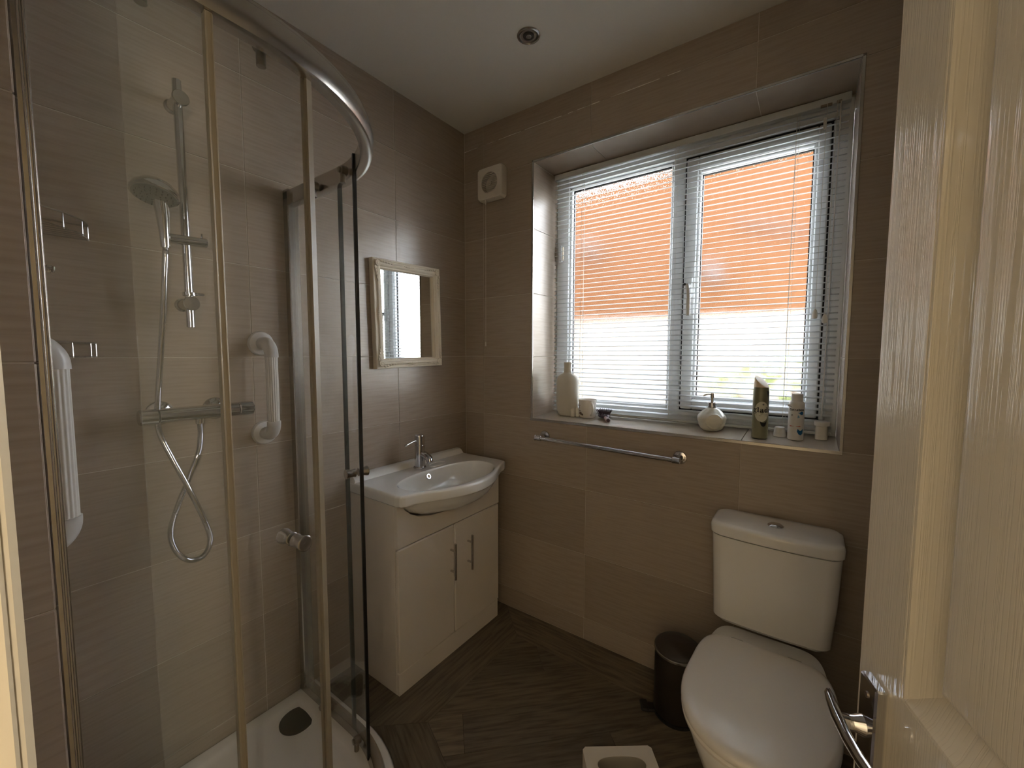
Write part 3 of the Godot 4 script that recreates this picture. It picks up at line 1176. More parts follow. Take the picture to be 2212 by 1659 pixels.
# ---------------------------------------------------------------- fan, light, towel rail
func make_fan() -> void:
	var t = thing("extractor_fan", Vector3(0.195, 2.055, 0.0), "square cream extractor fan with a round slatted grille beside the window", "extractor fan")
	var c = Vector3(0.196, 2.131, 0.0)
	# housing with a round mouth: rounded square outside, circle inside, same number of points
	var n = 48
	var sq = func(h: float, r: float, z: float):
		var ring = []
		for j in n:
			var a = TAU * (j + 0.5) / n
			var d = Vector2(cos(a), sin(a))
			var k = h / max(abs(d.x), abs(d.y))
			var q = d * k
			var corner = Vector2(h - r, h - r)
			if abs(q.x) > corner.x and abs(q.y) > corner.y:
				var cc = Vector2(sign(q.x) * corner.x, sign(q.y) * corner.y)
				var bq = cc.dot(d)
				var disc = bq * bq - cc.length_squared() + r * r
				q = d * (bq + sqrt(max(0.0, disc)))
			ring.append(c + Vector3(q.x, q.y, z))
		return ring
	var ci = func(r: float, z: float):
		var ring = []
		for j in n:
			var a = TAU * (j + 0.5) / n
			ring.append(c + Vector3(cos(a) * r, sin(a) * r, z))
		return ring
	var b = Mb.new()
	b.loft([sq.call(0.076, 0.014, 0.0005), sq.call(0.077, 0.014, 0.028), sq.call(0.074, 0.014, 0.038), sq.call(0.070, 0.014, 0.040), ci.call(0.0495, 0.040), ci.call(0.0485, 0.038), ci.call(0.0485, 0.004)], true, true)
	obj("housing", b, mats.fan_white, t, 30.0)
	b = Mb.new()
	b.lathe(Vector3.ZERO, [[0.047, 0.0], [0.047, 0.002]], 32)
	var o = piece("fan_mouth", b.mesh(), mats.fan_white, t, c + Vector3(0, 0, 0.0045))
	o.rotation.x = PI / 2.0
	for k in 11:
		var yy = -0.042 + k * 0.0084
		var hl = sqrt(max(0.0, 0.0485 * 0.0485 - yy * yy))
		b = Mb.new()
		b.xf = Transform3D(Basis(Vector3.RIGHT, deg_to_rad(28)), c + Vector3(0, yy, 0.0345))
		b.box(Vector3.ZERO, Vector3(hl * 2.0, 0.0022, 0.009))
		obj("grille_slat", b, mats.fan_white, t)
	b = Mb.new()
	b.cyl(c + Vector3(0, 0, 0.03), c + Vector3(0, 0, 0.037), 0.011, -1.0, 20, 0.002)
	obj("hub", b, mats.fan_white, t)
	b = Mb.new()
	b.cyl(Vector3(0.166, 2.056, 0.030), Vector3(0.166, 2.034, 0.030), 0.005, 0.0035, 12)
	var cs = obj("cord_boss", b, mats.fan_white, t)
	b = Mb.new()
	b.cyl(Vector3(0.166, 2.036, 0.030), Vector3(0.164, 1.36, 0.030), 0.0009, -1.0, 8)
	var pc = obj("pull_cord", b, mats.cord, t)
	b = Mb.new()
	b.lathe(Vector3(0.164, 1.338, 0.030), [[0.002, 0.0], [0.0038, 0.002], [0.003, 0.018], [0.0015, 0.024]], 12)
	obj("cord_end", b, mats.cord, pc)

func make_downlight() -> void:
	var t = thing("downlight", Vector3(0.636, CEIL, 0.361), "unlit round chrome downlight set in the ceiling", "downlight")
	var p = Vector3(0.636, CEIL, 0.361)
	var b = Mb.new()
	b.lathe(p, [[0.041, -0.0005], [0.0415, -0.003], [0.039, -0.0055], [0.036, -0.006], [0.034, -0.004], [0.033, 0.0]], 40)
	obj("bezel", b, mats.satin_metal, t)
	b = Mb.new()
	b.lathe(p, [[0.033, -0.001], [0.031, -0.0052], [0.0295, -0.0045], [0.028, -0.002], [0.001, -0.0018]], 40)
	obj("reflector", b, mats.brushed, t)
	b = Mb.new()
	b.lathe(p, [[0.021, -0.001], [0.020, -0.004], [0.014, -0.0055], [0.0125, -0.004], [0.001, -0.0035]], 32)
	obj("bulb_face", b, mats.dark_metal, t)
	b = Mb.new()
	b.lathe(p, [[0.0105, -0.002], [0.010, -0.0058], [0.0085, -0.0062], [0.0075, -0.005], [0.001, -0.0048]], 24)
	obj("bulb_tip", b, mats.satin_metal, t)

func make_towel_rail() -> void:
	var t = thing("towel_rail", Vector3(0.80, 0.88, 0.0), "chrome towel rail on the wall under the window sill", "towel rail")
	for q in [[0.499, 0.914], [1.107, 0.902]]:
		var b = Mb.new()
		var p = Vector3(q[0], q[1], 0.0)
		b.turned(p, Vector3(0, 0, 1), [[0.026, 0.0005], [0.026, 0.004], [0.024, 0.007], [0.020, 0.008], [0.017, 0.0095], [0.0125, 0.010], [0.0115, 0.048], [0.0115, 0.058]], 28)
		b.cyl(p + Vector3(-0.015, 0, 0.058), p + Vector3(0.015, 0, 0.058), 0.0128, -1.0, 20, 0.002)
		obj("bracket", b, mats.chrome, t)
	var b2 = Mb.new()
	b2.cyl(Vector3(0.505, 0.914, 0.058), Vector3(1.100, 0.902, 0.058), 0.0092, -1.0, 20)
	obj("bar", b2, mats.chrome, t)
	b2 = Mb.new()
	b2.cyl(Vector3(0.478, 0.914, 0.058), Vector3(0.486, 0.914, 0.058), 0.0145, -1.0, 20, 0.003)
	obj("end_cap", b2, mats.chrome, t)

# ---------------------------------------------------------------- toilet
func rrect(cx: float, cz: float, hx: float, hz: float, r: float, y: float, bow: float = 0.0) -> Array:
	var ring = []
	for q in [[1, 1], [-1, 1], [-1, -1], [1, -1]]:
		for i in 9:
			var a = (i / 8.0) * PI / 2.0
			var u = cos(a)
			var v = sin(a)
			if q[0] * q[1] < 0:
				u = sin(a)
				v = cos(a)
			var x = q[0] * (hx - r + r * u)
			var z = q[1] * (hz - r + r * v)
			if z > 0.0:
				z += bow * (1.0 - (x / hx) * (x / hx))
			ring.append(Vector3(cx + x, y, cz + z))
	# extra points along the bowed front so that it curves
	var out = []
	for i in ring.size():
		out.append(ring[i])
		var nx = ring[(i + 1) % ring.size()]
		if ring[i].distance_to(nx) > hx:
			for k in range(1, 9):
				var p = ring[i].lerp(nx, k / 9.0)
				if p.z > cz and abs(ring[i].z - nx.z) < 0.02:
					var x = p.x - cx
					p.z = cz + hz + bow * (1.0 - (x / hx) * (x / hx))
				out.append(p)
	return out

# seat outline: straight at the back, widening a little, round at the front
func seat_ring(inset: float, y: float, squeeze: float = 1.0) -> Array:
	var cx = 1.425
	var zb = 0.252
	var zm = 0.470
	var zf = 0.692
	var ring = []
	var n = 64
	for i in n:
		var a = TAU * i / n
		var d = Vector2(cos(a), sin(a))
		var w = 0.175
		var p = Vector2.ZERO
		if d.y >= 0.0:
			p = Vector2(w * sign(d.x) * pow(abs(d.x), 0.86), (zf - zm) * pow(abs(d.y), 0.92))
		else:
			var e = 2.0 / 7.0
			p = Vector2(w * sign(d.x) * pow(abs(d.x), e), -(zm - zb) * pow(abs(d.y), e))
			p.x *= 1.0 - 0.12 * (abs(p.y) / (zm - zb)) * (abs(p.y) / (zm - zb))
		var l = p.length()
		p *= (l - inset) / l
		ring.append(Vector3(cx + p.x * squeeze, y, zm + p.y))
	return ring

func make_toilet() -> void:
	var t = thing("toilet", Vector3(1.425, 0.0, 0.35), "white close-coupled toilet with its lid down beside the door", "toilet")
	var cx = 1.428
	# cistern
	var b = Mb.new()
	b.loft([rrect(cx - 0.003, 0.083, 0.150, 0.062, 0.03, 0.398, 0.006), rrect(cx - 0.003, 0.084, 0.163, 0.072, 0.035, 0.412, 0.010), rrect(cx, 0.084, 0.170, 0.077, 0.035, 0.55, 0.014), rrect(cx, 0.084, 0.176, 0.080, 0.035, 0.698, 0.016)])
	obj("cistern", b, mats.ceramic, t, 40.0)
	b = Mb.new()
	b.loft([rrect(cx, 0.085, 0.176, 0.080, 0.035, 0.7005, 0.016), rrect(cx, 0.085, 0.180, 0.083, 0.035, 0.704, 0.017), rrect(cx, 0.085, 0.181, 0.083, 0.035, 0.728, 0.017), rrect(cx, 0.085, 0.177, 0.079, 0.034, 0.738, 0.016), rrect(cx, 0.085, 0.166, 0.070, 0.030, 0.743, 0.013), rrect(cx, 0.085, 0.10, 0.04, 0.02, 0.746, 0.006)])
	var lid = obj("cistern_lid", b, mats.ceramic, t, 50.0)
	b = Mb.new()
	b.lathe(Vector3(1.431, 0.744, 0.100), [[0.0225, 0.0], [0.0225, 0.003], [0.0205, 0.005], [0.0195, 0.0045], [0.017, 0.0075], [0.010, 0.0095], [0.001, 0.010]], 32)
	obj("flush_button", b, mats.chrome, lid)
	# pan
	b = Mb.new()
	var rings = []
	for k in [[0.015, 0.382, 1.0], [0.012, 0.372, 1.0], [0.016, 0.345, 0.98], [0.035, 0.28, 0.93], [0.070, 0.20, 0.86], [0.092, 0.12, 0.82], [0.095, 0.05, 0.84], [0.085, 0.0, 0.9]]:
		var r = seat_ring(k[0], k[1], k[2])
		for i in r.size():
			if r[i].z < 0.47:
				r[i].z = 0.47 + (r[i].z - 0.47) * 1.65
		rings.append(r)
	b.loft(rings)
	obj("pan", b, mats.ceramic, t, 50.0)
	b = Mb.new()
	b.loft([seat_ring(0.006, 0.3835), seat_ring(0.001, 0.387), seat_ring(0.0, 0.394), seat_ring(0.004, 0.3985)])
	obj("seat", b, mats.toilet_seat, t, 40.0)
	b = Mb.new()
	b.loft([seat_ring(0.006, 0.4), seat_ring(0.0, 0.403), seat_ring(-0.001, 0.410), seat_ring(0.003, 0.417), seat_ring(0.012, 0.4225), seat_ring(0.03, 0.4255), seat_ring(0.07, 0.4275), seat_ring(0.13, 0.4285)])
	obj("seat_lid", b, mats.toilet_seat, t, 50.0)
	for s in [-1.0, 1.0]:
		b = Mb.new()
		b.cyl(Vector3(1.425 + s * 0.075 - 0.018, 0.395, 0.238), Vector3(1.425 + s * 0.075 + 0.018, 0.395, 0.238), 0.011, -1.0, 16, 0.002)
		b.cyl(Vector3(1.425 + s * 0.075, 0.36, 0.238), Vector3(1.425 + s * 0.075, 0.392, 0.238), 0.009, -1.0, 14)
		obj("hinge", b, mats.chrome, t)

func make_bin() -> void:
	var p = Vector3(1.158, 0.0, 0.158)
	var t = thing("pedal_bin", p, "small dark brown pedal bin on the floor beside the toilet", "bin")
	var b = Mb.new()
	b.lathe(p, [[0.078, 0.0], [0.080, 0.003], [0.080, 0.014]], 40)
	obj("base", b, mats.black, t)
	b = Mb.new()
	b.lathe(p, [[0.076, 0.014], [0.0785, 0.016], [0.0785, 0.238]], 40)
	obj("body", b, mats.dark_metal, t)
	b = Mb.new()
	b.lathe(p, [[0.0785, 0.238], [0.082, 0.239], [0.082, 0.245], [0.0795, 0.247]], 40)
	obj("rim", b, mats.satin_metal, t)
	b = Mb.new()
	b.lathe(p, [[0.0795, 0.2465], [0.079, 0.252], [0.07, 0.260], [0.04, 0.265], [0.001, 0.267]], 40)
	obj("lid", b, mats.bin_lid, t)
	b = Mb.new()
	b.span(Vector3(-0.020, 0.004, 0.07), Vector3(0.020, 0.014, 0.118), 0.004)
	b.span(Vector3(-0.026, 0.008, 0.098), Vector3(0.026, 0.020, 0.126), 0.005)
	var v = PackedVector3Array()
	var rt = Transform3D(Basis(Vector3.UP, deg_to_rad(-62)), p)
	for q in b.v:
		v.append(rt * q)
	b.v = v
	obj("pedal", b, mats.black, t)

func make_tissue_box() -> void:
	var ax = Vector3(0.797, 0, -0.604)
	var az = Vector3(0.604, 0, 0.797)
	var h = 0.085
	var p = Vector3(0.977, 0.0, 0.556)   # far left corner
	var l = 0.214
	var w = 0.118
	var c = p + ax * l * 0.5 + az * w * 0.5
	var t = thing("tissue_box", c, "white tissue box with a dark oval opening on the floor in front of the toilet", "tissue box")
	var xf = Transform3D(Basis(ax, Vector3.UP, az), c)
	var b = Mb.new()
	b.xf = xf
	# walls, floor and a top with an oval opening
	var n = 64
	var sq = []
	var ov = []
	for j in n:
		var a = TAU * (j + 0.5) / n
		var d = Vector2(cos(a), sin(a))
		var q = d * min(l * 0.5 / max(0.0001, abs(d.x)), w * 0.5 / max(0.0001, abs(d.y)))
		sq.append(q)
		var e = 0.072
		ov.append(Vector2(cos(a) * e, sin(a) * (0.030 + 0.004 * cos(2.0 * a))))
	var mk = func(s: Array, y: float, k: float):
		var r = []
		for q in s:
			r.append(Vector3(q.x * k, y, q.y * k))
		return r
	b.loft([mk.call(sq, 0.002, 0.97), mk.call(sq, 0.0, 1.0), mk.call(sq, h - 0.001, 1.0), mk.call(sq, h, 0.993), mk.call(ov, h, 1.0), mk.call(ov, h - 0.002, 1.0), mk.call(sq, h - 0.0025, 0.985), mk.call(sq, 0.004, 0.985)])
	obj("carton", b, mats.card_white, t, 25.0)

# ---------------------------------------------------------------- door
func make_door() -> void:
	var d = setting("door_1", Vector3(1.567, 0.0, 0.990))
	var s = Vector3(0.307, 0, 0.952).normalized()
	var nrm = Vector3(-s.z, 0, s.x)
	d.transform = Transform3D(Basis(s, Vector3.UP, nrm), Vector3(1.567, 0.0, 0.990))
	# everything below is in the door's own axes: x from the latch edge to the hinge, z out of the face that shows
	var L = 0.686
	var H = 1.981
	var cols = [[0.088, 0.298], [0.388, 0.598]]
	var rows = [[0.22, 0.74], [0.931, 1.86]]
	var b = Mb.new()
	b.span(Vector3(0, 0.006, -0.036), Vector3(L, H, -0.0165), 0.001)
	b.span(Vector3(0, 0.006, -0.020), Vector3(cols[0][0], H, 0.0), 0.0015)
	b.span(Vector3(cols[1][1], 0.006, -0.020), Vector3(L, H, 0.0), 0.0015)
	b.span(Vector3(cols[0][1], 0.006, -0.020), Vector3(cols[1][0], H, -0.00002))
	for y in [[0.006, rows[0][0]], [rows[0][1], rows[1][0]], [rows[1][1], H]]:
		b.span(Vector3(0.05, y[0], -0.020), Vector3(L - 0.05, y[1], -0.00004))
	local_obj("leaf", b, mats.door_paint, d, 20.0)
	for c in cols:
		for r in rows:
			b = Mb.new()
			var ring = func(inset: float, z: float):
				return [Vector3(c[0] + inset, r[0] + inset, z), Vector3(c[1] - inset, r[0] + inset, z), Vector3(c[1] - inset, r[1] - inset, z), Vector3(c[0] + inset, r[1] - inset, z)]
			b.loft([ring.call(-0.0005, -0.02), ring.call(-0.0005, -0.0002), ring.call(0.003, -0.0006), ring.call(0.010, -0.0055), ring.call(0.036, -0.0150), ring.call(0.041, -0.0150), ring.call(0.044, -0.0085), ring.call(0.050, -0.0060), ring.call(0.062, -0.0055)])
			local_obj("panel", b, mats.door_paint, d, 22.0)
	# lever handle on a long plate
	b = Mb.new()
	b.span(Vector3(0.030, 0.745, 0.0), Vector3(0.066, 0.918, 0.012), 0.002)
	var pl = local_obj("handle_plate", b, mats.chrome, d)
	b = Mb.new()
	var pts = []
	b.turned(Vector3(0.043, 0.857, 0.008), Vector3(0, 0, 1), [[0.0125, 0.0], [0.0115, 0.006], [0.0085, 0.014], [0.0085, 0.020], [0.0095, 0.028]], 20)
	var rings = []
	for k in [[0.012, 0.868, 0.003, 0.003], [0.0135, 0.867, 0.007, 0.004], [0.022, 0.864, 0.0095, 0.005], [0.040, 0.859, 0.0105, 0.0055], [0.070, 0.857, 0.0095, 0.0052], [0.100, 0.860, 0.0085, 0.0046], [0.128, 0.866, 0.0075, 0.0042], [0.134, 0.867, 0.004, 0.002]]:
		var ring = []
		for j in 16:
			var a = TAU * j / 16
			ring.append(Vector3(k[0], k[1] + cos(a) * k[2], 0.037 + sin(a) * k[3]))
		rings.append(ring)
	b.loft(rings)
	local_obj("lever", b, mats.chrome, pl)
	b = Mb.new()
	b.cyl(Vector3(0.048, 0.900, 0.0115), Vector3(0.048, 0.900, 0.0132), 0.0035, -1.0, 12)
	local_obj("screw", b, mats.brushed, pl)
	# door frame: linings, stops and architraves
	var t = setting("trim_2")
	b = Mb.new()
	b.span(Vector3(1.060, 0.0, 1.640), Vector3(1.092, 2.02, 1.815), 0.002)
	b.span(Vector3(1.795, 0.0, 1.640), Vector3(1.827, 2.02, 1.815), 0.002)
	b.span(Vector3(1.060, 1.99, 1.640), Vector3(1.827, 2.022, 1.815), 0.002)
	obj("lining", b, mats.frame_paint, t)
	b = Mb.new()
	b.span(Vector3(1.030, 0.0, 1.633), Vector3(1.087, 2.045, 1.6485), 0.004)
	b.span(Vector3(1.80, 0.0, 1.633), Vector3(1.857, 2.045, 1.6485), 0.004)
	b.span(Vector3(1.030, 1.996, 1.633), Vector3(1.857, 2.053, 1.6485), 0.004)
	obj("architrave", b, mats.frame_paint, t)
	b = Mb.new()
	b.span(Vector3(1.090, 0.0, 1.69), Vector3(1.103, 1.99, 1.72), 0.002)
	obj("stop", b, mats.frame_paint, t)

func local_obj(called: String, b: Mb, m: Material, parent: Node, angle: float = 38.0) -> MeshInstance3D:
	var o = MeshInstance3D.new()
	o.name = called
	o.mesh = b.mesh(angle)
	o.material_override = m
	parent.add_child(o, true)
	return o

# ---------------------------------------------------------------- shower
const SCX = 0.32    # centre of the quadrant's curve
const SCZ = 1.342

# w < 0: straight run to the front stub wall; 0..1: quarter curve; w > 1: straight run to the left wall
func track(r: float, w: float, y: float) -> Vector3:
	if w < 0.0:
		return Vector3(SCX + r, y, SCZ - w)
	if w <= 1.0:
		var a = w * PI / 2.0
		return Vector3(SCX + r * cos(a), y, SCZ - r * sin(a))
	return Vector3(SCX - (w - 1.0), y, SCZ - r)

func track_ws(w0: float, w1: float) -> Array:
	var ws = [w0]
	for i in range(0, 25):
		var w = i / 24.0
		if w > w0 + 0.004 and w < w1 - 0.004:
			ws.append(w)
	ws.append(w1)
	return ws

# a band following the track: profile of (radius, height) pairs
func band(b: Mb, prof: Array, w0: float, w1: float) -> void:
	var rings = []
	for w in track_ws(w0, w1):
		var r = []
		for p in prof:
			r.append(track(p[0], w, p[1]))
		rings.append(r)
	b.loft(rings)

func sheet(r: float, w0: float, w1: float, y0: float, y1: float) -> Mb:
	var b = Mb.new()
	band(b, [[r - 0.003, y0], [r + 0.003, y0], [r + 0.003, y1], [r - 0.003, y1]], w0, w1)
	return b

func make_shower() -> void:
	# tray
	var tr = thing("shower_tray", Vector3(0.35, 0.0, 1.25), "low white quadrant shower tray on the floor", "shower tray")
	var ring = func(r: float, ins: float, y: float):
		var out = []
		for w in track_ws(-0.246 + ins, 1.318 - ins):
			out.append(track(r, w, y))
		out.append(Vector3(0.002 + ins, y, 1.588 - ins))
		return out
	var b = Mb.new()
	b.loft([ring.call(0.470, 0.0, 0.0), ring.call(0.475, 0.0, 0.006), ring.call(0.475, 0.0, 0.040), ring.call(0.468, 0.002, 0.048), ring.call(0.455, 0.006, 0.051), ring.call(0.395, 0.030, 0.050), ring.call(0.380, 0.040, 0.044), ring.call(0.362, 0.055, 0.034), ring.call(0.30, 0.10, 0.030), ring.call(0.1, 0.2, 0.028)])
	obj("basin", b, mats.ceramic, tr, 45.0)
	b = Mb.new()
	b.lathe(Vector3(0.112, 0.0285, 0.998), [[0.057, 0.0], [0.057, 0.006], [0.052, 0.0105], [0.020, 0.013], [0.001, 0.0135]], 40)
	obj("drain_cover", b, mats.dark_metal, tr)
	# enclosure
	var e = thing("shower_enclosure", Vector3(0.38, 0.05, 1.25), "curved quadrant shower enclosure of clear glass with a chrome rail", "shower enclosure")
	b = Mb.new()
	band(b, [[0.412, 1.804], [0.430, 1.800], [0.441, 1.804], [0.4445, 1.815], [0.4455, 1.832], [0.4425, 1.846], [0.437, 1.852], [0.4365, 1.858], [0.431, 1.860], [0.420, 1.858], [0.412, 1.850]], -0.246, 1.318)
	obj("top_rail", b, mats.satin_metal, e, 40.0)
	b = Mb.new()
	band(b, [[0.408, 0.0525], [0.446, 0.0525], [0.4475, 0.060], [0.443, 0.072], [0.434, 0.076], [0.414, 0.074]], -0.246, 1.318)
	obj("bottom_rail", b, mats.satin_metal, e, 40.0)
	# wall channels
	b = Mb.new()
	b.span(Vector3(0.728, 0.0525, 1.5765), Vector3(0.768, 1.86, 1.5895), 0.002)
	for zz in [1.5785, 1.5825]:
		b.cyl(Vector3(0.768, 0.06, zz), Vector3(0.768, 1.85, zz), 0.0013, -1.0, 10)
	obj("wall_channel", b, mats.satin_metal, e)
	b = Mb.new()
	b.span(Vector3(0.0005, 0.0525, 0.892), Vector3(0.034, 1.86, 0.930), 0.003)
	b.cyl(Vector3(0.020, 0.06, 0.892), Vector3(0.020, 1.85, 0.892), 0.0026, -1.0, 10)
	obj("wall_channel", b, mats.satin_metal, e)
	# fixed panels
	var p = obj("fixed_panel", sheet(0.432, -0.236, -0.050, 0.074, 1.806), mats.glass, e)
	b = Mb.new()
	band(b, [[0.424, 0.074], [0.4375, 0.074], [0.4375, 1.802], [0.424, 1.802]], -0.057, -0.0475)
	for k in [-0.0565, -0.0480]:
		var q = track(0.4375, k, 0.0)
		b.cyl(Vector3(q.x, 0.08, q.z), Vector3(q.x, 1.80, q.z), 0.0014, -1.0, 8)
	obj("edge_seal", b, mats.seal_strip, p)
	p = obj("fixed_panel", sheet(0.432, 1.006, 1.306, 0.074, 1.806), mats.glass, e)
	b = Mb.new()
	band(b, [[0.426, 0.074], [0.4375, 0.074], [0.4375, 1.802], [0.426, 1.802]], 1.003, 1.010)
	obj("edge_seal", b, mats.glass_edge, p)
	# sliding doors, both pushed back
	var near = obj("sliding_door", sheet(0.416, -0.150, 0.166, 0.062, 1.826), mats.glass, e)
	b = Mb.new()
	band(b, [[0.408, 0.062], [0.4235, 0.062], [0.4235, 1.826], [0.408, 1.826]], 0.166, 0.183)
	obj("edge_seal", b, mats.seal_strip, near)
	knob(near, track(0.416, 0.085, 0.953), Vector3(1.0, 0.0, -0.11))
	roller(near, 0.06, 1.822, 0.404)
	roller(near, -0.12, 1.822, 0.404)
	roller(near, 0.06, 0.088, 0.404)
	var far = obj("sliding_door", sheet(0.412, 0.800, 1.25, 0.056, 1.850), mats.glass, e)
	b = Mb.new()
	band(b, [[0.4075, 0.056], [0.4165, 0.056], [0.4165, 1.850], [0.4075, 1.850]], 0.788, 0.802)
	obj("edge_strip", b, mats.black, far)
	knob(far, track(0.412, 0.862, 0.944), Vector3(0.215, 0.0, -0.977))
	roller(far, 0.86, 1.815, 0.400)
	roller(far, 1.085, 1.815, 0.400)
	roller(far, 0.88, 0.088, 0.400)
	roller(far, 1.13, 0.088, 0.400)

func knob(parent: Node, at: Vector3, d: Vector3) -> void:
	d = d.normalized()
	var b = Mb.new()
	b.turned(at, d, [[0.010, 0.0035], [0.0125, 0.005], [0.0115, 0.011], [0.0115, 0.018], [0.0145, 0.030], [0.0145, 0.033], [0.012, 0.0345], [0.001, 0.0335]], 24)
	b.turned(at, -d, [[0.010, 0.0035], [0.0125, 0.005], [0.0115, 0.011], [0.0115, 0.018], [0.0145, 0.030], [0.0145, 0.033], [0.012, 0.0345], [0.001, 0.0335]], 24)
	var k = obj("knob", b, mats.satin_metal, parent)

func roller(parent: Node, w: float, y: float, r: float) -> void:
	var p = track(r, w, y)
	var c = Vector3(SCX, y, SCZ)
	var d = p - track(r - 0.05, w, y)
	d = d.normalized()
	var b = Mb.new()
	b.cyl(p - d * 0.012, p + d * 0.006, 0.013, -1.0, 18, 0.002)
	b.cyl(p - d * 0.018, p - d * 0.012, 0.008, -1.0, 14)
	b.cyl(p - d * 0.006 + Vector3(0, -0.012, 0), p - d * 0.006 + Vector3(0, -0.034, 0), 0.0075, -1.0, 12)
	obj("roller", b, mats.brushed, parent)

func smooth_path(pts: Array, per: int) -> Array:
	var out = []
	for i in pts.size() - 1:
		var p0 = pts[max(i - 1, 0)]
		var p3 = pts[min(i + 2, pts.size() - 1)]
		for k in per:
			out.append(pts[i].cubic_interpolate(pts[i + 1], p0, p3, float(k) / per))
	out.append(pts[-1])
	return out

func make_shower_fittings() -> void:
	var t = thing("shower_set", Vector3(0.0, 1.10, 1.22), "chrome bar shower valve with riser rail, handset and hose on the tiled wall", "shower")
	var b = Mb.new()
	b.cyl(Vector3(0.06, 1.373, 1.227), Vector3(0.06, 2.045, 1.231), 0.0105, -1.0, 20, 0.001)
	obj("riser_rail", b, mats.chrome, t)
	for y in [1.440, 1.994]:
		b = Mb.new()
		b.turned(Vector3(0.0, y, 1.228), Vector3(1, 0, 0), [[0.019, 0.0005], [0.019, 0.006], [0.015, 0.010], [0.0145, 0.066], [0.0195, 0.070], [0.0200, 0.078], [0.0185, 0.080], [0.001, 0.081]], 28)
		obj("rail_bracket", b, mats.satin_metal, t)
	b = Mb.new()
	b.lathe(Vector3(0.06, 1.462, 1.227), [[0.0155, 0.0], [0.0165, 0.001], [0.0165, 0.009], [0.0155, 0.010]], 24)
	b.span(Vector3(0.064, 1.464, 1.196), Vector3(0.078, 1.471, 1.214), 0.002)
	obj("soap_dish_collar", b, mats.chrome, t)
	# slider that carries the handset
	b = Mb.new()
	b.cyl(Vector3(0.068, 1.612, 1.275), Vector3(0.062, 1.618, 1.180), 0.0135, -1.0, 22, 0.002)
	b.span(Vector3(0.060, 1.630, 1.189), Vector3(0.064, 1.643, 1.193), 0.001)
	obj("slider", b, mats.chrome, t)
	# handset: handle rising from the slider to a round head that looks down and out
	b = Mb.new()
	var hp = smooth_path([Vector3(0.082, 1.583, 1.281), Vector3(0.086, 1.625, 1.283), Vector3(0.098, 1.665, 1.288), Vector3(0.116, 1.700, 1.296)], 6)
	b.tube(hp, func(i): return 0.0105 + 0.006 * smoothstep(0.0, 18.0, float(i)), 18)
	var hn = Vector3(0.22, -0.94, 0.20).normalized()   # the way the spray looks
	var hc = Vector3(0.130, 1.702, 1.310)
	b.turned(hc - hn * 0.030, hn, [[0.004, -0.010], [0.020, -0.007], [0.036, 0.003], [0.047, 0.016], [0.051, 0.027], [0.0505, 0.032], [0.047, 0.034]], 36)
	var hs = obj("handset", b, mats.chrome, t, 50.0)
	b = Mb.new()
	b.turned(hc - hn * 0.030, hn, [[0.046, 0.030], [0.0455, 0.0352], [0.030, 0.0368], [0.001, 0.0372]], 36)
	var fp = obj("spray_plate", b, mats.spray_face, hs)
	b = Mb.new()
	var u = hn.cross(Vector3.UP).normalized()
	var w = hn.cross(u)
	for q in [[8, 0.014], [14, 0.026], [20, 0.038]]:
		for j in q[0]:
			var a = TAU * j / q[0]
			var c = hc + hn * 0.0055 + (u * cos(a) + w * sin(a)) * q[1]
			b.cyl(c, c + hn * 0.004, 0.0016, 0.0012, 6)
	var nz = obj("nozzle_field", b, mats.dark_metal, hs)
	nz.set_meta("kind", "stuff")
	# hose
	var pts = smooth_path([Vector3(0.083, 1.586, 1.281), Vector3(0.078, 1.50, 1.286), Vector3(0.060, 1.404, 1.289), Vector3(0.030, 1.252, 1.296), Vector3(0.022, 1.162, 1.302), Vector3(0.028, 1.084, 1.305), Vector3(0.050, 1.004, 1.285), Vector3(0.070, 0.921, 1.259), Vector3(0.080, 0.818, 1.228), Vector3(0.080, 0.750, 1.214), Vector3(0.080, 0.708, 1.233), Vector3(0.080, 0.709, 1.268), Vector3(0.075, 0.746, 1.295), Vector3(0.066, 0.800, 1.302), Vector3(0.050, 0.863, 1.279), Vector3(0.040, 0.921, 1.252), Vector3(0.050, 1.005, 1.224), Vector3(0.060, 1.060, 1.219), Vector3(0.060, 1.098, 1.219)], 44)
	b = Mb.new()
	b.tube(pts, func(i): return 0.0078 if i % 2 == 0 else 0.0066, 10)
	obj("hose", b, mats.chrome, t, 70.0)
	# bar valve
	b = Mb.new()
	b.cyl(Vector3(0.062, 1.128, 1.120), Vector3(0.062, 1.128, 1.312), 0.0205, -1.0, 28, 0.001)
	b.cyl(Vector3(0.062, 1.128, 1.219), Vector3(0.062, 1.096, 1.219), 0.0125, 0.0105, 18)
	var bv = obj("bar_valve", b, mats.chrome, t)
	for q in [[1.078, 1.1185], [1.3135, 1.354]]:
		b = Mb.new()
		b.cyl(Vector3(0.062, 1.128, q[0]), Vector3(0.062, 1.128, q[1]), 0.0215, -1.0, 28, 0.003)
		obj("control_knob", b, mats.chrome, bv)
	for z in [1.160, 1.295]:
		b = Mb.new()
		b.turned(Vector3(0.0, 1.130, z), Vector3(1, 0, 0), [[0.034, 0.0005], [0.034, 0.003], [0.030, 0.009], [0.020, 0.014], [0.014, 0.016], [0.014, 0.060]], 30)
		obj("wall_flange", b, mats.chrome, t)

func arc_pts(c: Vector3, a: Vector3, b: Vector3, n: int) -> Array:
	# quarter turn about c from c + a to c + b
	var out = []
	for i in n + 1:
		var k = (PI / 2.0) * i / n
		out.append(c + a * cos(k) + b * sin(k))
	return out

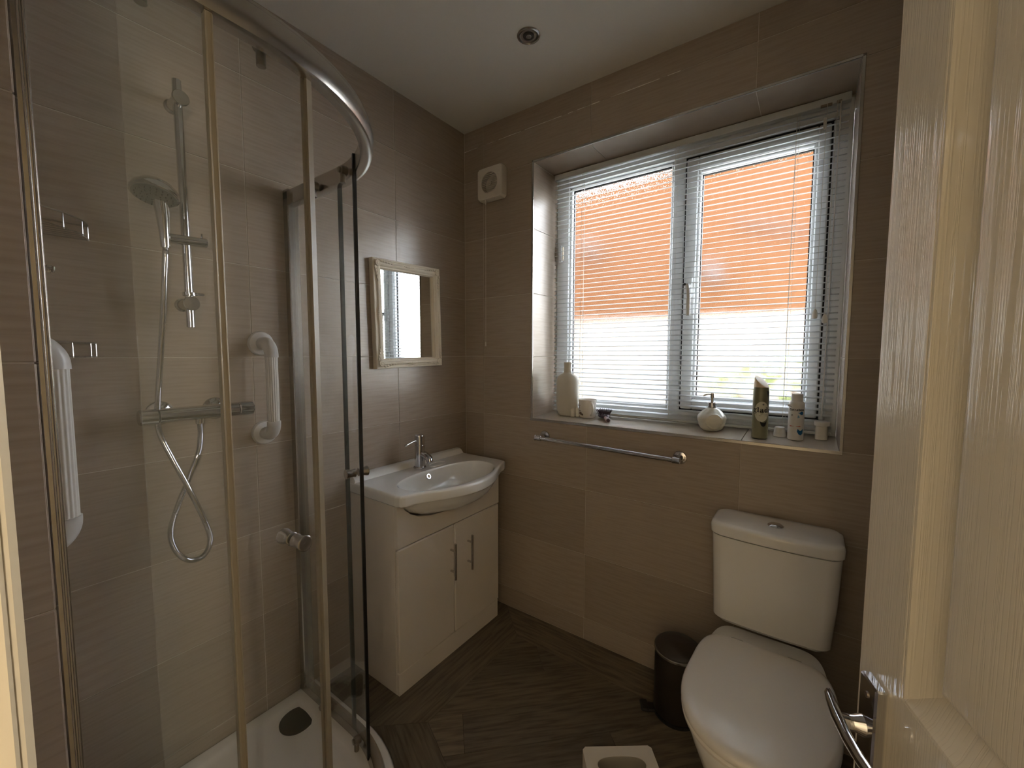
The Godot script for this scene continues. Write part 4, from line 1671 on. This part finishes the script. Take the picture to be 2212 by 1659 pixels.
func grab_rail(label: String, wall: Vector3, out: Vector3, y0: float, y1: float, off: float) -> void:
	# wall: foot of the rail on the wall; out: the way the wall looks
	var t = thing("grab_rail", Vector3(wall.x, y0 - 0.04, wall.z), label, "grab rail")
	var c = wall + out * off
	var b = Mb.new()
	b.tube([Vector3(c.x, y0 + 0.036, c.z), Vector3(c.x, (y0 + y1) * 0.5, c.z), Vector3(c.x, y1 - 0.036, c.z)], 0.0178, 96, 16, 0.0016)
	obj("fluted_bar", b, mats.plastic_white, t, 60.0)
	for q in [[y0, 1.0], [y1, -1.0]]:
		b = Mb.new()
		var f = Vector3(wall.x, q[0], wall.z)
		var pts = [f + out * 0.004, f + out * (off - 0.045)]
		pts.append_array(arc_pts(f + out * (off - 0.04) + Vector3(0, 0.04 * q[1], 0), Vector3(0, -0.04 * q[1], 0), out * 0.04, 10))
		pts.append(f + out * off + Vector3(0, 0.046 * q[1], 0))
		b.tube(pts, 0.0205, 24)
		obj("elbow", b, mats.plastic_grey, t, 50.0)
		b = Mb.new()
		b.turned(f, out, [[0.040, 0.0005], [0.040, 0.006], [0.037, 0.011], [0.028, 0.014], [0.02, 0.015]], 36)
		obj("flange", b, mats.plastic_grey, t)

func wire_basket(y: float, label: String) -> void:
	var t = thing("corner_basket", Vector3(0.06, y - 0.03, 1.53), label, "shower basket", "wire baskets in the shower corner")
	var rim = func(yy: float):
		var pts = [Vector3(0.012, yy, 1.578), Vector3(0.012, yy, 1.425)]
		for i in 9:
			var a = i / 8.0 * PI / 2.0
			pts.append(Vector3(0.012 + 0.145 * sin(a), yy, 1.578 - 0.161 * cos(a) + 0.008 * sin(a * 2.0)))
		pts.append(Vector3(0.157, yy, 1.578))
		pts.append(Vector3(0.012, yy, 1.578))
		return pts
	var b = Mb.new()
	b.tube(rim.call(y), 0.0022, 8)
	obj("upper_rim", b, mats.brushed, t)
	b = Mb.new()
	b.tube(rim.call(y - 0.034), 0.0018, 8)
	obj("lower_rim", b, mats.brushed, t)
	for i in 5:
		var a = i / 4.0 * PI / 2.0
		b = Mb.new()
		var px = 0.012 + 0.145 * sin(a)
		var pz = 1.578 - 0.161 * cos(a) + 0.008 * sin(a * 2.0)
		b.cyl(Vector3(px, y - 0.036, pz), Vector3(px, y, pz), 0.0013, -1.0, 8)
		obj("upright", b, mats.chrome, t)
	for i in range(1, 7):
		var k = i / 7.0
		b = Mb.new()
		var xx = 0.012 + 0.145 * k
		b.cyl(Vector3(xx, y - 0.034, 1.576), Vector3(xx, y - 0.034, 1.578 - 0.158 * sqrt(1.0 - k * k)), 0.0013, -1.0, 6)
		obj("floor_wire", b, mats.brushed, t)

func make_shower_extras() -> void:
	grab_rail("white fluted grab rail on the tiled wall beside the shower valve", Vector3(0.0, 0, 1.020), Vector3(1, 0, 0), 1.032, 1.333, 0.075)
	grab_rail("large white fluted grab rail nearest the camera, behind the glass edge", Vector3(0.45, 0, 1.59), Vector3(0, 0, -1), 0.966, 1.318, 0.050)
	wire_basket(1.617, "upper wire corner basket in the shower")
	wire_basket(1.325, "lower wire corner basket in the shower, behind the near grab rail")
	var t = thing("wall_hook", Vector3(0.0, 1.49, 1.487), "tiny chrome hook on the tiles between the two corner baskets", "hook")
	var b = Mb.new()
	b.turned(Vector3(0.0, 1.502, 1.487), Vector3(1, 0, 0), [[0.010, 0.0005], [0.010, 0.003], [0.006, 0.005]], 18)
	obj("plate", b, mats.chrome, t)
	b = Mb.new()
	b.tube(smooth_path([Vector3(0.003, 1.502, 1.487), Vector3(0.022, 1.500, 1.485), Vector3(0.032, 1.492, 1.484), Vector3(0.036, 1.504, 1.483)], 5), 0.0026, 8)
	obj("prong", b, mats.chrome, t)

# ---------------------------------------------------------------- things on the sill
func sill_y(z: float) -> float:
	return 0.9956 - tan(deg_to_rad(2.6)) * (z - 0.004)

func bent_text(parent: Node, called: String, words: String, size: float, c: Vector3, r: float, mid: float, y: float, m: Material, italic: bool = false, bold: bool = false) -> void:
	# lettering wrapped round an upright cylinder; mid is the angle (from +z towards +x) where its middle stands
	var tm = TextMesh.new()
	tm.text = words
	tm.font_size = 64
	tm.pixel_size = size / 64.0
	tm.depth = 0.0006
	var f = SystemFont.new()
	f.font_names = PackedStringArray(["Droid Serif"]) if italic else PackedStringArray(["Droid Sans"])
	f.font_italic = italic
	f.font_weight = 700 if bold else 400
	tm.font = f
	tm.horizontal_alignment = HORIZONTAL_ALIGNMENT_CENTER
	var arr = tm.get_mesh_arrays()
	var v = arr[Mesh.ARRAY_VERTEX]
	var nn = arr[Mesh.ARRAY_NORMAL]
	var idx = arr[Mesh.ARRAY_INDEX]
	if v.size() == 0:
		return
	var off = base_of(parent)
	var nv = PackedVector3Array()
	var n2 = PackedVector3Array()
	for i in v.size():
		var a = mid + v[i].x / r
		var rr = r + v[i].z + 0.00035
		nv.append(c + Vector3(sin(a) * rr, y + v[i].y, cos(a) * rr) - off)
		n2.append(nn[i].rotated(Vector3.UP, a))
	var out = []
	out.resize(Mesh.ARRAY_MAX)
	out[Mesh.ARRAY_VERTEX] = nv
	out[Mesh.ARRAY_NORMAL] = n2
	if idx != null and idx.size() > 0:
		out[Mesh.ARRAY_INDEX] = idx
	var me = ArrayMesh.new()
	me.add_surface_from_arrays(Mesh.PRIMITIVE_TRIANGLES, out)
	var o = MeshInstance3D.new()
	o.name = called
	o.mesh = me
	o.material_override = m
	parent.add_child(o, true)

# a printed patch lying on an upright cylinder; outline in (angle, height)
func patch(b: Mb, c: Vector3, r: float, outline: Array, lift: float = 0.0003) -> void:
	var cen = Vector2.ZERO
	for p in outline:
		cen += p
	cen /= float(outline.size())
	var on = func(p: Vector2, k: float): return c + Vector3(sin(p.x) * (r + k), p.y, cos(p.x) * (r + k))
	var rings = []
	for s in [[1.0, -0.0004], [1.0, lift], [0.66, lift], [0.33, lift]]:
		var ring = []
		for p in outline:
			ring.append(on.call(cen.lerp(p, s[0]), s[1]))
		rings.append(ring)
	b.loft(rings, false, true)

func ell(a0: float, y0: float, ra: float, ry: float, n: int = 28) -> Array:
	var o = []
	for i in n:
		var k = TAU * i / n
		o.append(Vector2(a0 + ra * cos(k), y0 + ry * sin(k)))
	return o

func make_sill_things() -> void:
	# tall flat stoneware bottle
	var z = -0.130
	var p = Vector3(0.545, sill_y(z), z)
	var t = thing("stoneware_bottle", p, "tall pale stoneware bottle at the left end of the sill", "bottle")
	var b = Mb.new()
	b.lathe(p, [[0.036, 0.0], [0.041, 0.003], [0.050, 0.022], [0.053, 0.045], [0.0545, 0.09], [0.0545, 0.155], [0.0535, 0.160], [0.0545, 0.164], [0.052, 0.178], [0.044, 0.192], [0.032, 0.201], [0.022, 0.206], [0.0185, 0.212], [0.0175, 0.235], [0.0185, 0.254], [0.0185, 0.2575], [0.0165, 0.259], [0.013, 0.257], [0.012, 0.215]], 48, 1.06, 0.66)
	obj("body", b, mats.stoneware, t, 40.0)
	# two tiny dropper bottles
	for q in [[0.583, -0.113, 0.0115, 0.058, "tiny white dropper bottle in front of the stoneware bottle"], [0.600, -0.128, 0.0105, 0.058, "tiny clear-capped vial between the stoneware bottle and the mug"]]:
		p = Vector3(q[0], sill_y(q[1]), q[1])
		t = thing("dropper_bottle", p, q[4], "dropper bottle", "tiny bottles by the mug")
		b = Mb.new()
		b.lathe(p, [[q[2] * 0.9, 0.0], [q[2], 0.002], [q[2], 0.036], [q[2] * 0.75, 0.040]], 24)
		obj("body", b, mats.vial, t)
		b = Mb.new()
		b.lathe(p, [[q[2] * 0.55, 0.040], [q[2] * 0.55, 0.046], [q[2] * 0.42, 0.048], [q[2] * 0.36, 0.056], [q[2] * 0.1, 0.059]], 20)
		obj("cap", b, mats.plastic_white, t)
	# mug
	z = -0.126
	p = Vector3(0.655, sill_y(z), z)
	t = thing("mug", p, "white mug with a dark floral print on the window sill", "mug")
	b = Mb.new()
	b.lathe(p, [[0.030, 0.0], [0.033, 0.001], [0.037, 0.006], [0.039, 0.014], [0.0398, 0.04], [0.041, 0.07], [0.0425, 0.084], [0.0423, 0.0855], [0.0412, 0.0855], [0.039, 0.07], [0.0375, 0.04], [0.036, 0.010], [0.02, 0.007], [0.001, 0.0065]], 44)
	obj("cup", b, mats.mug_white, t, 40.0)
	b = Mb.new()
	var hd = Vector3(sin(0.85), 0, cos(0.85))
	var hp = []
	for i in 15:
		var k = -PI / 2.0 + PI * i / 14.0
		hp.append(p + Vector3(0, 0.044, 0) + hd * (0.0385 + 0.022 * cos(k)) + Vector3(0, 0.028 * sin(k), 0))
	b.tube(hp, 0.0046, 10)
	obj("handle", b, mats.mug_white, t)
	b = Mb.new()
	for q in [[-0.55, 0.066, 0.16, 0.009], [-0.85, 0.055, 0.12, 0.005], [-0.75, 0.048, 0.08, 0.004], [-0.45, 0.022, 0.16, 0.007], [-0.75, 0.022, 0.10, 0.005], [-0.20, 0.017, 0.12, 0.005], [-0.60, 0.033, 0.10, 0.003], [-1.05, 0.035, 0.08, 0.006]]:
		patch(b, p, 0.0402, ell(q[0], q[1], q[2], q[3], 14))
	obj("floral_print", b, mats.mug_print, t)
	# hairbrush lying with its handle to the room
	var hb = Vector3(0.7865, sill_y(-0.058) + 0.0105, -0.058)
	var hh = Vector3(0.735, sill_y(-0.132) + 0.012, -0.132)
	t = thing("hairbrush", Vector3(hh.x, sill_y(hh.z), hh.z), "small dark hairbrush lying on the sill, handle towards the room", "hairbrush")
	b = Mb.new()
	var ax = (hb - hh).normalized()
	b.tube([hb + ax * 0.004, hb, hb - ax * 0.02, hb - ax * 0.045, hb - ax * 0.062], func(i): return [0.0075, 0.0105, 0.0102, 0.0085, 0.0065][i], 18)
	obj("handle", b, mats.brush_pink, t, 50.0)
	b = Mb.new()
	b.cyl(hb + ax * 0.003, hb + ax * 0.0062, 0.0085, 0.0075, 18)
	obj("handle_end", b, mats.brush_purple, t)
	b = Mb.new()
	var sd = ax.cross(Vector3.UP).normalized()
	b.xf = Transform3D(Basis(sd, Vector3.UP, sd.cross(Vector3.UP)), hh)
	b.ball(Vector3(0, 0.002, 0), Vector3(0.026, 0.011, 0.040), 24, 10)
	obj("head", b, mats.brush_purple, t)
	b = Mb.new()
	for i in range(-4, 5):
		for j in range(-4, 5):
			var u = i * 0.0058
			var v = j * 0.0082
			if (u * u) / (0.024 * 0.024) + (v * v) / (0.037 * 0.037) > 1.0:
				continue
			var f = hh + sd * u + ax * v + Vector3(0, 0.008, 0)
			b.cyl(f, f + Vector3(0, 0.022, 0) + sd * u * 0.55 + ax * v * 0.25, 0.0012, 0.0008, 5)
	var br = obj("bristles", b, mats.brush_purple, t)
	br.set_meta("kind", "stuff")
	# soap dispenser: round embossed bottle with a pump
	z = -0.116
	p = Vector3(1.193, sill_y(z), z)
	t = thing("soap_dispenser", p, "round embossed soap dispenser with a chrome pump on the sill", "soap dispenser")
	b = Mb.new()
	var rings = []
	var nn = FastNoiseLite.new()
	nn.seed = 3
	nn.frequency = 40.0
	var prof = [[0.026, 0.0], [0.031, 0.002], [0.040, 0.010], [0.0475, 0.022], [0.051, 0.036], [0.0505, 0.050], [0.046, 0.063], [0.037, 0.075], [0.025, 0.084], [0.017, 0.088], [0.015, 0.090]]
	var fine = []
	for i in prof.size() - 1:
		for k in 3:
			fine.append([lerp(prof[i][0], prof[i + 1][0], k / 3.0), lerp(prof[i][1], prof[i + 1][1], k / 3.0)])
	fine.append(prof[-1])
	for q in fine:
		var ring = []
		for j in 72:
			var a = TAU * j / 72
			var edge = smoothstep(0.003, 0.012, q[1]) * (1.0 - smoothstep(0.078, 0.088, q[1]))
			# raised petals round a plain medallion that faces the room
			var da = wrapf(a - 1.2, -PI, PI)
			var medal = Vector2(da * 0.05, q[1] - 0.040).length()
			var lift = 0.0028 * abs(sin(a * 5.0 + q[1] * 90.0)) * cos(q[1] * 120.0)
			if medal < 0.026:
				lift = 0.0012
			elif medal < 0.031:
				lift = 0.0036
			var r = q[0] + edge * (lift + 0.0007 * nn.get_noise_3d(cos(a) * 0.05, q[1], sin(a) * 0.05))
			ring.append(p + Vector3(cos(a) * r, q[1], sin(a) * r))
		rings.append(ring)
	b.loft(rings)
	obj("bottle", b, mats.dispenser_glass, t, 45.0)
	b = Mb.new()
	b.lathe(p, [[0.0155, 0.089], [0.0160, 0.091], [0.0160, 0.108], [0.0150, 0.110], [0.006, 0.1105]], 28)
	obj("collar", b, mats.chrome, t)
	b = Mb.new()
	b.lathe(p, [[0.0052, 0.110], [0.0052, 0.128], [0.0075, 0.129], [0.0078, 0.144], [0.0070, 0.146], [0.001, 0.146]], 20)
	b.tube(smooth_path([p + Vector3(0, 0.141, 0), p + Vector3(-0.014, 0.142, 0.006), p + Vector3(-0.024, 0.139, 0.010), p + Vector3(-0.030, 0.134, 0.012)], 4), 0.0028, 8)
	obj("pump", b, mats.satin_metal, t)
	# air freshener can
	z = -0.064
	p = Vector3(1.3615, sill_y(z), z)
	t = thing("aerosol_can", p, "tall olive air freshener can with a slanted peach cap on the sill", "aerosol can")
	b = Mb.new()
	b.lathe(p, [[0.0225, 0.0], [0.0245, 0.0015], [0.0255, 0.004], [0.0255, 0.170], [0.0245, 0.178], [0.0238, 0.184]], 40)
	obj("body", b, mats.can_body, t)
	b = Mb.new()
	rings = []
	for k in 9:
		var s = k / 8.0
		var ring = []
		for j in 40:
			var a = TAU * j / 40
			var r = 0.0240 - 0.0025 * s * s
			var slant = 0.205 + 0.020 * cos(a - 3.6)   # lower towards the right
			ring.append(p + Vector3(cos(a) * r, lerp(0.184, slant, s), sin(a) * r))
		rings.append(ring)
	var last = []
	for j in 40:
		var a = TAU * j / 40
		last.append(p + Vector3(cos(a) * 0.018, 0.2055 + 0.0165 * cos(a - 3.6), sin(a) * 0.018))
	rings.append(last)
	b.loft(rings)
	obj("cap", b, mats.can_cap, t, 45.0)
	var face = 0.25   # the can's label is turned a little to the right
	b = Mb.new()
	patch(b, p, 0.0255, ell(face, 0.098, 0.95, 0.036, 36))
	obj("label_patch", b, mats.can_label, t)
	bent_text(t, "lettering", "glade", 0.0235, p, 0.0259, face + 0.12, 0.104, mats.ink, true, true)
	b = Mb.new()
	patch(b, p, 0.0257, [Vector2(face - 0.15, 0.088), Vector2(face + 0.75, 0.088), Vector2(face + 0.75, 0.0895), Vector2(face - 0.15, 0.0895)])
	patch(b, p, 0.0257, [Vector2(face - 0.35, 0.083), Vector2(face + 0.75, 0.083), Vector2(face + 0.75, 0.0845), Vector2(face - 0.35, 0.0845)])
	patch(b, p, 0.0257, ell(face + 0.15, 0.124, 0.12, 0.003, 12))
	obj("small_print", b, mats.ink_grey, t)
	b = Mb.new()
	var bowl = []
	for i in 15:
		var k = PI + PI * i / 14.0
		bowl.append(Vector2(face + 0.25 + 0.42 * cos(k), 0.064 + 0.019 * sin(k)))
	bowl.append(Vector2(face + 0.85, 0.067))
	bowl.append(Vector2(face - 0.35, 0.067))
	patch(b, p, 0.0256, bowl)
	patch(b, p, 0.0256, [Vector2(face + 0.55, 0.172), Vector2(face + 1.0, 0.172), Vector2(face + 0.95, 0.130)])
	obj("dark_emblem", b, mats.ink, t)
	# cap lying on the sill
	z = -0.128
	p = Vector3(1.4195, sill_y(z), z)
	t = thing("bottle_cap", p, "loose white tapered cap standing next to the lotion bottle", "cap")
	b = Mb.new()
	b.lathe(p, [[0.0195, 0.0], [0.0205, 0.001], [0.0195, 0.008], [0.0160, 0.030], [0.0145, 0.034], [0.010, 0.0355], [0.001, 0.0358]], 32)
	obj("shell", b, mats.plastic_white, t, 40.0)
	# lotion bottle
	z = -0.099
	p = Vector3(1.4675, sill_y(z), z)
	t = thing("lotion_bottle", p, "white lotion bottle with blue drop print at the right of the sill", "lotion bottle")
	b = Mb.new()
	b.lathe(p, [[0.0215, 0.0], [0.0232, 0.002], [0.0236, 0.006], [0.0236, 0.124], [0.0230, 0.130], [0.0205, 0.134], [0.0178, 0.136], [0.0172, 0.139]], 36)
	obj("body", b, mats.plastic_white, t)
	b = Mb.new()
	b.lathe(p, [[0.0172, 0.139], [0.0178, 0.140], [0.0178, 0.159], [0.0168, 0.162], [0.009, 0.1635], [0.001, 0.1635]], 32)
	b.tube([p + Vector3(-0.012, 0.118, 0.016), p + Vector3(-0.020, 0.121, 0.019), p + Vector3(-0.026, 0.122, 0.020)], 0.0035, 8)
	obj("pump_head", b, mats.plastic_white, t)
	face = 0.1
	bent_text(t, "lettering", "Cetraben", 0.0105, p, 0.0238, face - 0.05, 0.1075, mats.ink, false, true)
	b = Mb.new()
	patch(b, p, 0.0236, ell(face + 0.62, 0.096, 0.26, 0.0060, 20))
	patch(b, p, 0.0236, [Vector2(face + 0.10, 0.097), Vector2(face + 0.60, 0.1015), Vector2(face + 0.55, 0.091)])
	patch(b, p, 0.0236, [Vector2(face + 0.08, 0.032), Vector2(face + 0.16, 0.041), Vector2(face + 0.95, 0.041), Vector2(face + 0.9, 0.024), Vector2(face + 0.6, 0.019), Vector2(face + 0.3, 0.022)])
	obj("blue_print", b, mats.ink_blue, t)
	b = Mb.new()
	patch(b, p, 0.0236, [Vector2(face + 0.12, 0.090), Vector2(face + 0.40, 0.082), Vector2(face + 0.08, 0.079)])
	obj("pale_print", b, mats.ink_paleblue, t)
	b = Mb.new()
	patch(b, p, 0.0236, [Vector2(face - 0.9, 0.048), Vector2(face + 0.5, 0.048), Vector2(face + 0.5, 0.0515), Vector2(face - 0.9, 0.0515)])
	obj("red_line", b, mats.ink_red, t)
	b = Mb.new()
	patch(b, p, 0.0236, [Vector2(face - 0.75, 0.083), Vector2(face - 0.72, 0.090), Vector2(face - 0.58, 0.0915), Vector2(face - 0.50, 0.085), Vector2(face - 0.55, 0.0885), Vector2(face - 0.66, 0.089)])
	obj("grey_print", b, mats.ink_grey, t)
	# small jar with a white lid
	z = -0.143
	p = Vector3(1.5415, sill_y(z), z)
	t = thing("jar", p, "small white-lidded jar in the right corner of the sill", "jar")
	b = Mb.new()
	b.lathe(p, [[0.017, 0.0], [0.0180, 0.002], [0.0180, 0.040], [0.0172, 0.048]], 32)
	obj("body", b, mats.vial, t)
	b = Mb.new()
	b.lathe(p, [[0.0195, 0.048], [0.0215, 0.049], [0.0222, 0.060], [0.0212, 0.063], [0.001, 0.064]], 32)
	obj("lid", b, mats.plastic_white, t)

# ---------------------------------------------------------------- build

func _ready() -> void:
	make_view()
	make_materials()
	make_room()
	make_floor()
	make_window()
	make_outside()
	make_door()
	make_vanity()
	make_basin()
	make_toilet()
	make_shower()
	make_blind()
	make_mirror()
	make_shower_fittings()
	make_shower_extras()
	make_tap()
	make_fan()
	make_downlight()
	make_towel_rail()
	make_bin()
	make_tissue_box()
	make_sill_things()
